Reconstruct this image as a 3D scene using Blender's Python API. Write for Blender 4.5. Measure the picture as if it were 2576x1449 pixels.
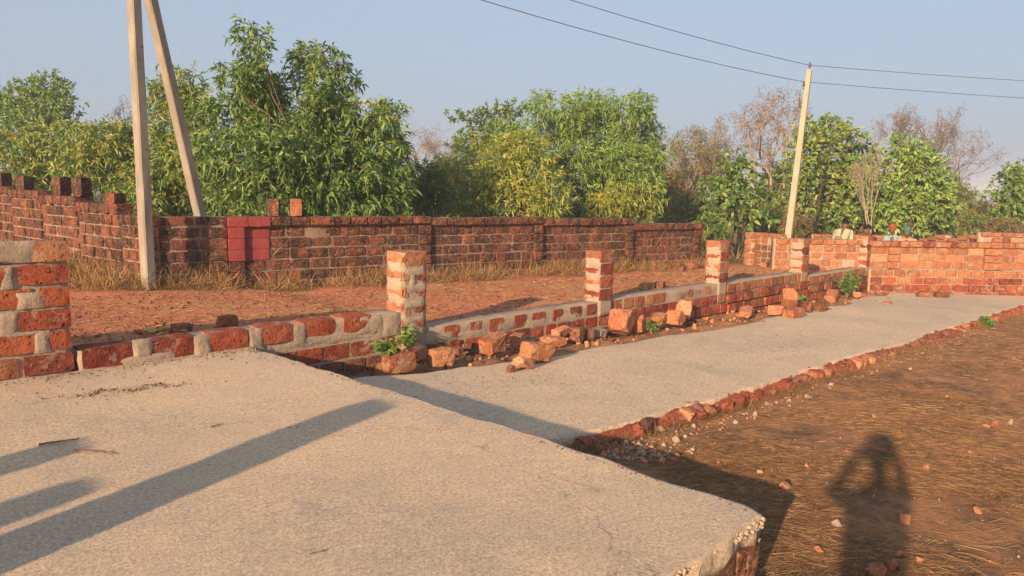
import bpy, bmesh, math, random
import numpy as np
from mathutils import Vector, Matrix
R = math.radians
random.seed(7)
rng = np.random.default_rng(11)
for o in list(bpy.data.objects): bpy.data.objects.remove(o)
scene = bpy.context.scene
COL = scene.collection

# ---------------------------------------------------------------- camera, sky, sun, exposure
# World X runs along the low boundary wall (away to the right), Y across it (away to the left).
PITCH, ROLL, YAW, CAMZ, FPX = R(7.5), R(1.0), R(45), 1.6, 1870.0
_fh = Vector((math.cos(YAW), math.sin(YAW), 0)); _rt = Vector((math.sin(YAW), -math.cos(YAW), 0)); _up = Vector((0, 0, 1))
CF = _fh*math.cos(PITCH) - _up*math.sin(PITCH); _U = _up*math.cos(PITCH) + _fh*math.sin(PITCH)
CR = _rt*math.cos(ROLL) + _U*math.sin(ROLL); CU = _U*math.cos(ROLL) - _rt*math.sin(ROLL)
CO = Vector((0, 0, CAMZ))
camd = bpy.data.cameras.new('camera'); cam = bpy.data.objects.new('camera', camd); COL.objects.link(cam)
camd.sensor_width = 36; camd.lens = 36*FPX/2576; camd.clip_start = 0.05; camd.clip_end = 6000
cam.matrix_world = Matrix(((CR.x, CU.x, -CF.x, 0), (CR.y, CU.y, -CF.y, 0), (CR.z, CU.z, -CF.z, CAMZ), (0, 0, 0, 1)))
scene.camera = cam

SUN_AZ, SUN_EL = R(17.8), R(16.3)          # the way the light travels, and its height
SDIR = Vector((math.cos(SUN_AZ)*math.cos(SUN_EL), math.sin(SUN_AZ)*math.cos(SUN_EL), -math.sin(SUN_EL)))
world = bpy.data.worlds.new('World'); scene.world = world; world.use_nodes = True
wn = world.node_tree; wn.nodes.clear()
sky = wn.nodes.new('ShaderNodeTexSky'); sky.sky_type = 'NISHITA'; sky.sun_disc = False
sky.sun_elevation = SUN_EL; sky.sun_rotation = math.atan2(-SDIR.x, -SDIR.y) % (2*math.pi)
sky.altitude = 80; sky.air_density = 1.0; sky.dust_density = 7.0; sky.ozone_density = 3.0
bg = wn.nodes.new('ShaderNodeBackground'); bg.inputs[1].default_value = 0.118
wo = wn.nodes.new('ShaderNodeOutputWorld')
dusty = wn.nodes.new('ShaderNodeMix'); dusty.data_type = 'RGBA'; dusty.inputs[0].default_value = .76; dusty.inputs[7].default_value = (1.58, 1.92, 2.40, 1)   # even dusty veil over the whole sky
wn.links.new(sky.outputs[0], dusty.inputs[6]); wn.links.new(dusty.outputs[2], bg.inputs[0]); wn.links.new(bg.outputs[0], wo.inputs[0])
sund = bpy.data.lights.new('sun', 'SUN'); sund.energy = 4.2; sund.angle = R(0.9); sund.color = (1.0, 0.68, 0.40)
sun = bpy.data.objects.new('sun', sund); COL.objects.link(sun)
sun.rotation_euler = SDIR.to_track_quat('-Z', 'Y').to_euler(); sun.location = (-20, -8, 12)
vs = scene.view_settings; vs.view_transform = 'Standard'; vs.look = 'None'; vs.gamma = 1.0; vs.exposure = 1.25
vs.use_curve_mapping = False

# ---------------------------------------------------------------- pixel helpers (picture 2576 x 1449)
def ray(px, py): return CF + CR*((px-1288)/FPX) - CU*((py-724.5)/FPX)
def gz(px, py, z): d = ray(px, py); return CO + d*((z-CAMZ)/d.z)
def gd(px, py, depth): return CO + ray(px, py)*depth
def gY(px, py, Y): d = ray(px, py); return CO + d*(Y/d.y)

# ---------------------------------------------------------------- small helpers
def tag(o, label=None, cat=None, group=None, kind=None):
    if label: o['label'] = label
    if cat: o['category'] = cat
    if group: o['group'] = group
    if kind: o['kind'] = kind
    return o
def empty(name, loc=(0, 0, 0), rz=0):
    o = bpy.data.objects.new(name, None); COL.objects.link(o); o.location = loc; o.rotation_euler = (0, 0, rz); o.empty_display_size = .1
    return o
def link(name, me, parent=None, loc=(0, 0, 0), rot=(0, 0, 0), scale=(1, 1, 1)):
    o = bpy.data.objects.new(name, me); COL.objects.link(o); o.parent = parent
    o.location = loc; o.rotation_euler = rot; o.scale = scale
    return o
def bm_mesh(bm, name, mat, smooth=False):
    me = bpy.data.meshes.new(name); bm.to_mesh(me); bm.free()
    if mat: me.materials.append(mat)
    if smooth: me.polygons.foreach_set('use_smooth', [True]*len(me.polygons))
    return me
def np_mesh(name, V, F, mat, smooth=False):
    """V (n,3), F list of (m,k) index arrays"""
    me = bpy.data.meshes.new(name)
    V = np.asarray(V, np.float32); me.vertices.add(len(V)); me.vertices.foreach_set('co', V.ravel())
    idx = np.concatenate([f.ravel() for f in F]).astype(np.int32)
    tot = np.concatenate([np.full(len(f), f.shape[1]) for f in F]).astype(np.int32)
    st = np.concatenate(([0], np.cumsum(tot)[:-1])).astype(np.int32)
    me.loops.add(len(idx)); me.loops.foreach_set('vertex_index', idx)
    me.polygons.add(len(tot)); me.polygons.foreach_set('loop_start', st); me.polygons.foreach_set('loop_total', tot)
    if smooth: me.polygons.foreach_set('use_smooth', np.ones(len(tot), bool))
    me.update(calc_edges=True); me.validate()
    if mat: me.materials.append(mat)
    return me
def fbm1(t, seed=0, scale=1.0, octv=4):
    t = np.asarray(t, float)*scale; out = np.zeros_like(t); a = 1.0
    for k in range(octv):
        r = np.random.default_rng(seed*97+k); tab = r.uniform(-1, 1, 512)
        i = np.floor(t).astype(int); fr = t-i; fr = fr*fr*(3-2*fr)
        out += a*(tab[i % 512]*(1-fr)+tab[(i+1) % 512]*fr); t = t*2.03; a *= .55
    return out
def fbm2(x, y, seed=0, scale=1.0, octv=4):
    x = np.asarray(x, float)*scale; y = np.asarray(y, float)*scale; out = np.zeros(np.broadcast(x, y).shape); a = 1.0
    for k in range(octv):
        tab = np.random.default_rng(seed*131+k).uniform(-1, 1, (128, 128))
        i = np.floor(x).astype(int); j = np.floor(y).astype(int); fx = x-i; fy = y-j
        fx = fx*fx*(3-2*fx); fy = fy*fy*(3-2*fy)
        g = lambda a_, b_: tab[a_ % 128, b_ % 128]
        out += a*((g(i, j)*(1-fx)+g(i+1, j)*fx)*(1-fy)+(g(i, j+1)*(1-fx)+g(i+1, j+1)*fx)*fy)
        x = x*2.03+5.1; y = y*2.03+9.7; a *= .5
    return out

# ---------------------------------------------------------------- materials
class NT:
    def __init__(s, name):
        s.m = bpy.data.materials.new(name); s.m.use_nodes = True; s.t = s.m.node_tree; s.t.nodes.clear()
        s.out = s.n('ShaderNodeOutputMaterial')
    def n(s, typ, ins=None, **props):
        nd = s.t.nodes.new(typ)
        for k, v in props.items(): setattr(nd, k, v)
        for k, v in (ins or {}).items(): s.set(nd, k, v)
        return nd
    def set(s, nd, k, v):
        sk = nd.inputs[k]
        if hasattr(v, 'is_linked') or isinstance(v, bpy.types.NodeSocket): s.t.links.new(v, sk)
        else: sk.default_value = v
    def noise(s, vec, scale, detail=4, rough=.55, dist=0.0):
        return s.n('ShaderNodeTexNoise', {'Vector': vec, 'Scale': scale, 'Detail': detail, 'Roughness': rough, 'Distortion': dist}).outputs['Fac']
    def ramp(s, fac, stops, interp='LINEAR'):
        nd = s.n('ShaderNodeValToRGB', {'Fac': fac}); cr = nd.color_ramp; cr.interpolation = interp
        while len(cr.elements) < len(stops): cr.elements.new(.5)
        for e, (p, c) in zip(cr.elements, stops): e.position = p; e.color = (*c, 1) if len(c) == 3 else c
        return nd.outputs['Color']
    def mix(s, fac, a, b, blend='MIX'):
        nd = s.n('ShaderNodeMix', data_type='RGBA', blend_type=blend)
        s.set(nd, 0, fac); s.set(nd, 6, a if not isinstance(a, tuple) else (*a, 1)); s.set(nd, 7, b if not isinstance(b, tuple) else (*b, 1))
        return nd.outputs[2]
    def math(s, op, a, b=0.0, clamp=False):
        nd = s.n('ShaderNodeMath', operation=op, use_clamp=clamp); s.set(nd, 0, a); s.set(nd, 1, b); return nd.outputs[0]
    def rng(s, v, a, b, c=0.0, d=1.0):
        return s.n('ShaderNodeMapRange', {'Value': v, 'From Min': a, 'From Max': b, 'To Min': c, 'To Max': d}).outputs[0]
    def pos(s): return s.n('ShaderNodeNewGeometry').outputs['Position']
    def vmul(s, v, k): nd = s.n('ShaderNodeVectorMath', {0: v, 1: k}, operation='MULTIPLY'); return nd.outputs[0]
    def vadd(s, v, k): nd = s.n('ShaderNodeVectorMath', {0: v, 1: k}, operation='ADD'); return nd.outputs[0]
    def bump(s, h, strength=.5, dist=.01): return s.n('ShaderNodeBump', {'Height': h, 'Strength': strength, 'Distance': dist}).outputs['Normal']
    def done(s, col, rough=.9, normal=None, spec=.2, **kw):
        b = s.n('ShaderNodeBsdfPrincipled', {'Base Color': col if not isinstance(col, tuple) else (*col, 1), 'Roughness': rough, 'Specular IOR Level': spec})
        if normal is not None: s.set(b, 'Normal', normal)
        for k, v in kw.items(): s.set(b, k, v)
        s.t.links.new(b.outputs[0], s.out.inputs[0]); return s.m

def laterite(name, dark, mid, light, pit=.5, stain=0.0, mortar=0.0, scale=1.0, dust=.3):
    t = NT(name); p = t.pos(); rnd = t.n('ShaderNodeObjectInfo').outputs['Random']
    off = t.n('ShaderNodeCombineXYZ', {0: t.math('MULTIPLY', rnd, 37.), 1: t.math('MULTIPLY', rnd, 71.), 2: t.math('MULTIPLY', rnd, 19.)}).outputs[0]
    v = t.vadd(p, off)
    n1 = t.noise(v, 7*scale, 5, .6); n2 = t.noise(v, 45*scale, 5, .65)
    fac = t.math('ADD', t.math('MULTIPLY', n1, .75), t.math('MULTIPLY', t.math('ADD', rnd, -.5), .38))
    fac = t.math('ADD', fac, t.math('MULTIPLY', t.math('ADD', n2, -.5), .45))
    col = t.ramp(fac, [(.12, dark), (.38, mid), (.68, light)])
    vor = t.n('ShaderNodeTexVoronoi', {'Vector': t.vadd(v, t.vmul(t.n('ShaderNodeTexNoise', {'Vector': v, 'Scale': 20*scale}).outputs['Color'], (.06, .06, .06))), 'Scale': 26*scale}, feature='F1').outputs['Distance']
    gate = t.rng(t.noise(v, 9*scale, 3), .40, .58)
    pits = t.math('MULTIPLY', t.rng(vor, .30, .12), gate)
    col = t.mix(t.math('MULTIPLY', pits, pit), col, tuple(c*.16 for c in dark))
    fine = t.rng(t.noise(v, 110*scale, 3, .7), .35, .7, .72, 1.22)
    col = t.mix(1.0, col, t.n('ShaderNodeCombineColor', {0: fine, 1: fine, 2: fine}).outputs[0], 'MULTIPLY')
    if stain:
        s1 = t.noise(t.vmul(p, (2.6, 2.6, .9)), 1.6, 5, .65, .4)
        s2 = t.noise(v, 22, 5, .75)
        sf = t.rng(t.math('ADD', t.math('MULTIPLY', s1, .75), t.math('MULTIPLY', s2, .5)), .585, .665, 0, stain)
        col = t.mix(sf, col, (.022, .018, .016))
        grey = t.rng(t.noise(v, 26, 4, .75), .56, .64, 0, .8)
        col = t.mix(grey, col, (.34, .22, .145))
        blk_ = t.rng(t.noise(v, 10, 6, .78, .6), .52, .62, 0, .9)
        col = t.mix(blk_, col, (.028, .017, .014))
    df = t.rng(t.noise(p, 3.5, 6, .7), .40, .66, 0, dust); col = t.mix(df, col, (.35, .20, .125))
    if mortar:
        mf = t.rng(t.noise(v, 6, 7, .68, .5), .55, .61, 0, mortar)
        col = t.mix(mf, col, (.40, .32, .245))
    h = t.math('SUBTRACT', t.math('ADD', t.math('MULTIPLY', n2, .7), t.math('MULTIPLY', n1, .6)), t.math('MULTIPLY', pits, 1.0))
    return t.done(col, .92, t.bump(h, .9, .022), .15)
LAT = laterite('laterite_red', (.115, .025, .018), (.245, .052, .029), (.36, .10, .042), .95, 0, .38, 1, .16)
LATO = laterite('laterite_orange', (.20, .062, .033), (.31, .115, .055), (.39, .19, .088), .55, 0, .35, 1, .4)
LATOLD = laterite('laterite_weathered', (.05, .016, .013), (.145, .037, .027), (.27, .085, .044), .9, .9, 0, 1, .22)
LATFRESH = laterite('laterite_broken', (.33, .11, .055), (.45, .18, .09), (.55, .27, .15), .45, 0, .25, 1, .35)
LATDARK = laterite('laterite_soiled', (.10, .035, .024), (.20, .07, .04), (.34, .155, .085), .9, .45, 0, 1, .25)

def plaster(name, c0, c1, c2, fs=120, bs=.5, bd=.006):
    t = NT(name); p = t.pos(); n1 = t.noise(p, 3.2, 6, .6); n2 = t.noise(p, fs, 4, .7); n3 = t.noise(p, 25, 4, .6)
    col = t.ramp(t.math('ADD', t.math('MULTIPLY', n1, .65), t.math('MULTIPLY', n3, .35)), [(.3, c0), (.5, c1), (.68, c2)])
    k = t.rng(n2, .3, .7, .82, 1.15); col = t.mix(1.0, col, t.n('ShaderNodeCombineColor', {0: k, 1: k, 2: k}).outputs[0], 'MULTIPLY')
    return t.done(col, .93, t.bump(t.math('ADD', n3, t.math('MULTIPLY', n2, .5)), bs, bd), .15)
MORTAR = plaster('mortar', (.22, .172, .13), (.32, .25, .188), (.40, .315, .236), 90, .8, .012)
OLDMORTAR = plaster('mortar_weathered', (.11, .078, .058), (.22, .158, .115), (.31, .23, .17), 60, .9, .015)

def slab_mat(name, sc):
    t = NT(name); p = t.pos()
    n1 = t.noise(p, .55, 5, .6, .5); n2 = t.noise(p, 3.2, 6, .65); grain = t.noise(p, 52*sc, 4, .85); g2 = t.noise(p, 210*sc, 2, .7)
    col = t.ramp(t.math('ADD', t.math('MULTIPLY', n1, .7), t.math('MULTIPLY', n2, .3)), [(.36, (.46, .38, .29)), (.5, (.56, .43, .305)), (.64, (.62, .465, .32))])
    k = t.rng(grain, .3, .7, .50, 1.40); col = t.mix(1.0, col, t.n('ShaderNodeCombineColor', {0: k, 1: k, 2: k}).outputs[0], 'MULTIPLY')
    soil = t.rng(t.noise(t.vmul(p, (1.5, 1, 1)), 2.6, 8, .72, .8), .60, .74, 0, .5); col = t.mix(soil, col, (.24, .145, .085))
    damp = t.rng(t.noise(p, 1.1, 7, .68, 1.0), .54, .66, 0, .30); col = t.mix(damp, col, (.40, .35, .29))
    spk = t.rng(t.noise(p, 60, 2, .5), .70, .74, 0, .6); col = t.mix(spk, col, (.15, .12, .09))
    cr = t.n('ShaderNodeTexVoronoi', {'Vector': t.vadd(p, t.vmul(t.n('ShaderNodeTexNoise', {'Vector': p, 'Scale': 2.2, 'Detail': 6.0}).outputs['Color'], (.9, .9, .9))), 'Scale': .32}, feature='DISTANCE_TO_EDGE').outputs['Distance']
    crk = t.rng(cr, .0016, .0006, 0, .55); col = t.mix(crk, col, (.12, .09, .07))
    broom = t.n('ShaderNodeTexWave', {'Vector': p, 'Scale': 4.0, 'Distortion': 14.0, 'Detail': 4.0, 'Detail Scale': .8}, wave_type='BANDS', bands_direction='Y').outputs['Fac']
    h = t.math('ADD', t.math('ADD', grain, t.math('MULTIPLY', g2, .6)), t.math('ADD', t.math('MULTIPLY', broom, .22), t.math('MULTIPLY', n2, 1.2)))
    return t.done(col, .95, t.bump(h, .9, .012), .12)
SLAB = slab_mat('concrete_rough', 1.0)
SLAB2 = slab_mat('concrete_dusty', .7)

def ground_mat():
    t = NT('earth'); p = t.pos(); sx = t.n('ShaderNodeSeparateXYZ', {0: p}); X, Y = sx.outputs[0], sx.outputs[1]
    n0 = t.noise(p, .55, 5, .6); n1 = t.noise(p, 2.3, 6, .65); n2 = t.noise(p, 14, 5, .7); n3 = t.noise(p, 70, 4, .75)
    mixn = t.math('ADD', t.math('MULTIPLY', n1, .6), t.math('MULTIPLY', n2, .4))
    dirt = t.ramp(mixn, [(.34, (.12, .072, .044)), (.45, (.21, .12, .068)), (.54, (.36, .18, .085)), (.66, (.42, .17, .095))])
    track = t.ramp(t.math('ADD', t.math('MULTIPLY', n1, .4), t.math('MULTIPLY', n3, .6)), [(.3, (.30, .10, .06)), (.5, (.50, .185, .105)), (.68, (.60, .29, .17))])
    straw = t.ramp(t.math('ADD', t.math('MULTIPLY', n2, .5), t.math('MULTIPLY', n3, .5)), [(.3, (.24, .125, .065)), (.5, (.43, .235, .115)), (.7, (.54, .34, .175))])
    tr = t.mix(t.rng(t.math('ADD', n0, t.math('MULTIPLY', t.math('ADD', n2, -.5), .35)), .50, .64), track, straw)
    scrub = t.ramp(mixn, [(.3, (.07, .055, .025)), (.5, (.15, .11, .05)), (.7, (.22, .17, .07))])
    behind = t.rng(Y, 7.05, 7.2)
    col = t.mix(behind, dirt, tr)
    # beyond the old wall and far away the ground is dry scrub
    far = t.rng(t.math('ADD', t.math('ADD', Y, t.math('MULTIPLY', X, .175)), t.math('MULTIPLY', n1, 2.0)), 13.4, 15.0)
    far2 = t.rng(t.math('ADD', X, t.math('MULTIPLY', Y, 1.08)), 29.5, 31.5)
    col = t.mix(t.math('MAXIMUM', far, far2), col, scrub)
    h = t.math('ADD', t.math('MULTIPLY', n2, 1.0), t.math('MULTIPLY', n3, .6))
    return t.done(col, .97, t.bump(h, 1.0, .03), .08)
EARTH = ground_mat()

def island_col(name, stops, rough=.5, transl=.25, spec=.4, tint=None):
    t = NT(name); g = t.n('ShaderNodeNewGeometry'); r = g.outputs['Random Per Island']; p = g.outputs['Position']
    n = t.noise(p, 1.1, 3, .6)
    f = t.math('ADD', t.math('MULTIPLY', r, .6), t.math('MULTIPLY', n, .5))
    col = t.ramp(f, stops)
    b = t.n('ShaderNodeBsdfPrincipled', {'Base Color': col, 'Roughness': rough, 'Specular IOR Level': spec})
    if transl:
        tr = t.n('ShaderNodeBsdfTranslucent', {'Color': t.mix(1.0, col, (1.25, 1.2, .5), 'MULTIPLY')})
        mx = t.n('ShaderNodeMixShader', {0: transl, 1: b.outputs[0], 2: tr.outputs[0]}); t.t.links.new(mx.outputs[0], t.out.inputs[0])
    else: t.t.links.new(b.outputs[0], t.out.inputs[0])
    return t.m
L_DARK = island_col('leaf_dark_green', [(.15, (0.045, 0.090, 0.022)), (.5, (0.090, 0.169, 0.039)), (.8, (0.178, 0.267, 0.062)), (.97, (0.356, 0.232, 0.071))])
L_MID = island_col('leaf_mid_green', [(.15, (0.061, 0.113, 0.028)), (.5, (0.121, 0.216, 0.052)), (.8, (0.207, 0.310, 0.069)), (.97, (0.380, 0.328, 0.086))])
L_YEL = island_col('leaf_yellow_green', [(.15, (0.101, 0.144, 0.029)), (.5, (0.230, 0.273, 0.051)), (.8, (0.374, 0.374, 0.071)), (.97, (0.431, 0.316, 0.086))])
L_LIGHT = island_col('leaf_light_green', [(.15, (0.103, 0.172, 0.038)), (.5, (0.190, 0.310, 0.069)), (.85, (0.310, 0.431, 0.103))])
L_BROWN = island_col('leaf_dry_brown', [(.15, (.09, .05, .035)), (.5, (.16, .095, .06)), (.85, (.24, .16, .09))], .8, .2)
L_OLIVE = island_col('leaf_olive', [(.15, (0.060, 0.066, 0.022)), (.5, (0.132, 0.132, 0.042)), (.85, (0.228, 0.192, 0.072))], .7, .25)
STRAW = island_col('dry_straw', [(.1, (.10, .055, .028)), (.45, (.24, .135, .06)), (.75, (.38, .24, .115)), (.98, (.52, .38, .2))], .85, .15, .1)
STRAWD = island_col('dry_straw_dull', [(.1, (0.070, 0.039, 0.022)), (.5, (0.174, 0.099, 0.052)), (.8, (0.302, 0.180, 0.093)), (.98, (0.510, 0.360, 0.209))], .9, .1, .1)
def simple(name, a, b, scale=8, rough=.85, bd=.005, spec=.2, stretch=(1, 1, 1)):
    t = NT(name); p = t.vmul(t.pos(), stretch); n = t.noise(p, scale, 6, .65); n2 = t.noise(p, scale*6, 4, .6)
    col = t.ramp(t.math('ADD', t.math('MULTIPLY', n, .7), t.math('MULTIPLY', n2, .3)), [(.32, a), (.66, b)])
    return t.done(col, rough, t.bump(t.math('ADD', n, n2), .5, bd), spec)
BARK = simple('bark_grey', (.10, .075, .055), (.26, .21, .16), 14)
BARKD = simple('bark_dark', (.05, .038, .028), (.13, .10, .075), 14)
BARKP = simple('bark_pale', (.19, .15, .115), (.36, .30, .24), 14)
POLE = simple('pole_concrete', (.17, .155, .13), (.31, .275, .225), 6, .9, .004, .15, (1, 1, .35))
POLEY = simple('pole_painted_concrete', (.28, .24, .175), (.40, .34, .25), 6, .9, .004, .15, (1, 1, .35))
REDPAINT = simple('red_paint', (.18, .032, .033), (.28, .055, .052), 10, .75, .012, .25)
METAL = simple('dark_metal', (.05, .045, .04), (.12, .10, .09), 20, .55, .002, .5)
WIRE = simple('wire_aluminium', (.07, .075, .08), (.11, .11, .12), 20, .6, .001, .4)
CERAMIC = simple('insulator_glaze', (.06, .03, .02), (.10, .05, .035), 20, .3, .001, .5)
STICK = simple('dry_wood', (.08, .045, .025), (.2, .12, .07), 30)
STONE = simple('grey_stone', (.20, .155, .12), (.36, .29, .225), 18)
HILL = simple('hill_scrub', (.06, .075, .035), (.13, .12, .06), .06, .95, .01, .1)
SKIN = simple('skin', (.12, .06, .035), (.17, .085, .05), 20, .55)
def cloth(name, c): return simple(name, tuple(x*.8 for x in c), c, 25, .9, .004, .1)

# ---------------------------------------------------------------- terrain
def dirtz(X): return np.interp(X, [-60, -5, 0, 3.0, 4.2, 8.4, 19.5, 30, 60], [.8, .1, -.14, -.35, -.44, -.64, -.93, -1.25, -1.9])
def slab2z(X): return np.interp(X, [3, 4.5, 8.4, 19.3, 24], [-.30, -.35, -.52, -.80, -.92])
def trackz(X): return np.interp(X, [-60, -5, 2, 5.2, 6.0, 12, 16, 20, 30, 60], [.9, .25, .04, -.02, -.14, -.16, -.22, -.36, -.9, -1.9])
def groundz(X, Y):
    X = np.asarray(X, float); Y = np.asarray(Y, float)
    d = dirtz(X) + .022*fbm2(X, Y, 3, .9, 5) + .010*fbm2(X, Y, 4, 4.5, 3)
    d = d - .035*np.exp(-((Y-1.05+.12*(X-4))/.10)**2)*(X > 3.8)*(X < 6.0)
    m = np.where(X < 3.62, -.62, slab2z(X)-.10 + .03*fbm2(X, Y, 6, 1.7, 3))
    m = np.where((Y > 6.0) & (X > 3.3) & (X < 4.8), -.60 + .02*fbm2(X, Y, 8, 3, 3), m)
    m = np.where((Y > 6.0) & (X >= 4.8), slab2z(X)-.03+.05*fbm2(X, Y, 9, 2.2, 3), m)
    t = trackz(X) + .018*fbm2(X, Y, 12, .8, 5) + .030*np.clip(Y-12, 0, 14)*(X < 8)
    dirt_side = np.where(X < 3.2, Y < 1.70, Y < 3.78)
    z = np.where(dirt_side, d, np.where(Y < 7.14, m, t))
    z = np.where((X > 19.9) & (Y < 7.14) & ((X-19.9)*.68+(Y-6.95)*.74 > 0), -.95-.035*(X-19.9), z)
    dep = (X+Y)*.7071
    far = np.clip((dep-24)/12, 0, 1)
    zf = -1.2-.014*np.clip(dep-26, 0, 500)+.25*fbm2(X, Y, 15, .06, 3)
    z = z*(1-far)+zf*far
    return z
def axis(lo, a, b, hi, step):
    f = np.arange(a, b+1e-6, step); out = [f]
    g = []; x, s = b, step
    while x < hi: s *= 1.22; x += s; g.append(x)
    l = []; x, s = a, step
    while x > lo: s *= 1.22; x -= s; l.append(x)
    return np.concatenate([l[::-1], f, g])
gx = axis(-1500, -3, 24, 2500, .11); gy = axis(-1500, -5, 15, 2500, .11)
gy = np.sort(np.concatenate([gy, [7.12, 7.145, 3.77, 3.785, 1.69, 1.705]])); gx = np.sort(np.concatenate([gx, [3.195, 3.205, 3.615, 3.625]]))
GX, GY = np.meshgrid(gx, gy, indexing='ij'); GZ = groundz(GX, GY)
V = np.stack([GX, GY, GZ], -1).reshape(-1, 3); nx, ny = GX.shape
ii = np.arange(nx*ny).reshape(nx, ny)
Fq = np.stack([ii[:-1, :-1], ii[1:, :-1], ii[1:, 1:], ii[:-1, 1:]], -1).reshape(-1, 4)
tag(link('ground', np_mesh('ground', V, [Fq], EARTH, True)), kind='structure')
# far hills
hv, hf = [], []
az = np.linspace(-40, 130, 160); 
for k, (rad, h) in enumerate(((620, -16), (760, -7), (1000, 3), (1400, 7), (1900, -20))):
    for a in az:
        hh = h+5*float(fbm1(a, 5+k, .11, 4))+ (3 if k in (2, 3) else 0)
        hv.append((rad*math.cos(R(a)), rad*math.sin(R(a)), hh))
n = len(az)
hf = np.array([(k*n+i, k*n+i+1, (k+1)*n+i+1, (k+1)*n+i) for k in range(4) for i in range(n-1)])
tag(link('hills', np_mesh('hills', np.array(hv), [hf], HILL, True)), kind='structure')

# ---------------------------------------------------------------- concrete slabs
def slab(name, xs, ys, fx0, fx1, fy0, fy1, fz, thick, mat):
    S, T = np.meshgrid(xs, ys, indexing='ij')     # 0..1
    def m(s, t, inset=0):
        y0 = fy0(s); y1 = fy1(s); y = y0+(y1-y0)*t
        x0 = fx0(y); x1 = fx1(y); x = x0+(x1-x0)*s
        return x, y
    X, Y = m(S, T); Z = fz(X, Y)
    # worn, rounded arrises: the outer two rings drop
    nx, ny = X.shape; ii = np.arange(nx*ny).reshape(nx, ny)
    F = [np.stack([ii[:-1, :-1], ii[1:, :-1], ii[1:, 1:], ii[:-1, 1:]], -1).reshape(-1, 4)]
    ring = np.concatenate([ii[:, 0], ii[-1, 1:], ii[-2::-1, -1], ii[0, -2:0:-1]])
    Z = Z.copy(); Zf = Z.reshape(-1); Zf[ring] -= .012+.016*np.abs(rng.normal(size=len(ring)))
    V = np.stack([X, Y, Z], -1).reshape(-1, 3)
    lo = V[ring].copy(); c = V.mean(0)
    jit = rng.normal(0, .010, (len(ring), 2)); lo[:, :2] += jit; mid = lo.copy(); mid[:, 2] -= thick*.5; mid[:, :2] += rng.normal(0, .012, (len(ring), 2)); lo[:, 2] -= thick
    nV = len(V); k = len(ring); V = np.concatenate([V, mid, lo]); a = np.arange(k); b = (a+1) % k
    F.append(np.stack([ring[b], ring[a], nV+a, nV+b], -1)); F.append(np.stack([nV+b, nV+a, nV+k+a, nV+k+b], -1))
    F.append(np.array([(nV+k+np.arange(k))[::-1]]))
    return link(name, np_mesh(name, V, F, mat, True))
def spaced(n, e=.012): return np.concatenate([[0, .5*e/3, e/2], np.linspace(e, 1-e, n), [1-e/2, 1-.5*e/3, 1]])
o = slab('concrete_slab', spaced(190, .006), spaced(170, .006), lambda y: -5.0+0*y, lambda y: 3.50-.03*(y-1.6)+.030*fbm1(y, 21, 2.2, 5)-.05*np.exp(-((y-1.6)/.10)**2),
         lambda s: 1.585+.028*fbm1(s*8.5, 22, 2.0, 5), lambda s: 7.03+0*s, lambda X, Y: .006*fbm2(X, Y, 31, 1.2, 3)+.0022*fbm2(X, Y, 32, 14, 3), .11, SLAB)
slab_one = o
tag(o, 'raised near concrete slab with ragged edge and long pillar shadow', 'slab')
def fwx(y): return 19.95+(6.95-y)*.74/.68
o = slab('concrete_slab', spaced(260, .004), spaced(70, .02), lambda y: 3.9+.0*y+.06*fbm1(y, 41, 3, 3), lambda y: fwx(y)+.02,
         lambda s: 3.72+.05*fbm1(s*18, 43, 1.3, 5)+.10*np.clip((.065-s)/.065, 0, 1)**2, lambda s: 6.12+.12*fbm1(s*18, 44, .6, 4)+.25*np.clip((.10-s)/.10, 0, 1)+.35*np.clip((s-.6)/.4, 0, 1),
         lambda X, Y: slab2z(X)+.008*fbm2(X, Y, 45, .9, 3), .16, SLAB2)
tag(o, 'lower long concrete slab sloping away beside the rubble', 'slab')

# ---------------------------------------------------------------- laterite blocks
def block_mesh(seed, mat, rnd=.065, jit=.022, segs=(4, 2, 2)):
    """unit block, corner-rounded and uneven; x length, y depth, z height, centred"""
    r = np.random.default_rng(seed); bm = bmesh.new(); nx_, ny_, nz_ = segs; vd = {}
    def v(i, j, k):
        if (i, j, k) not in vd:
            p = np.array([2*i/nx_-1, 2*j/ny_-1, 2*k/nz_-1], float); a = np.abs(p) > .999
            if a.sum() >= 2: p = p*(1-rnd*np.where(a, [.5, .9, 1.0], 0)*(1.2 if a.sum() == 3 else .55)*r.uniform(.4, 1.5))
            p += r.normal(0, jit, 3)*np.array([.6, 1, 1])
            vd[(i, j, k)] = bm.verts.new(p*.5)
        return vd[(i, j, k)]
    for i in range(nx_):
        for j in range(ny_):
            for k, fl in ((0, 1), (nz_, 0)):
                q = [v(i, j, k), v(i+1, j, k), v(i+1, j+1, k), v(i, j+1, k)]; bm.faces.new(q[::-1] if fl else q)
    for i in range(nx_):
        for k in range(nz_):
            for j, fl in ((0, 0), (ny_, 1)):
                q = [v(i, j, k), v(i+1, j, k), v(i+1, j, k+1), v(i, j, k+1)]; bm.faces.new(q[::-1] if fl else q)
    for j in range(ny_):
        for k in range(nz_):
            for i, fl in ((0, 1), (nx_, 0)):
                q = [v(i, j, k), v(i, j+1, k), v(i, j+1, k+1), v(i, j, k+1)]; bm.faces.new(q[::-1] if fl else q)
    return bm_mesh(bm, 'laterite_block', mat)
BLK = {m.name: [block_mesh(100+i, m) for i in range(8)] for m in (LAT, LATO, LATFRESH, LATDARK)}
BLK[LATOLD.name] = [block_mesh(200+i, LATOLD, .08, .03) for i in range(8)]
BLK[REDPAINT.name] = [block_mesh(300+i, REDPAINT, .06, .02) for i in range(3)]
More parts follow.
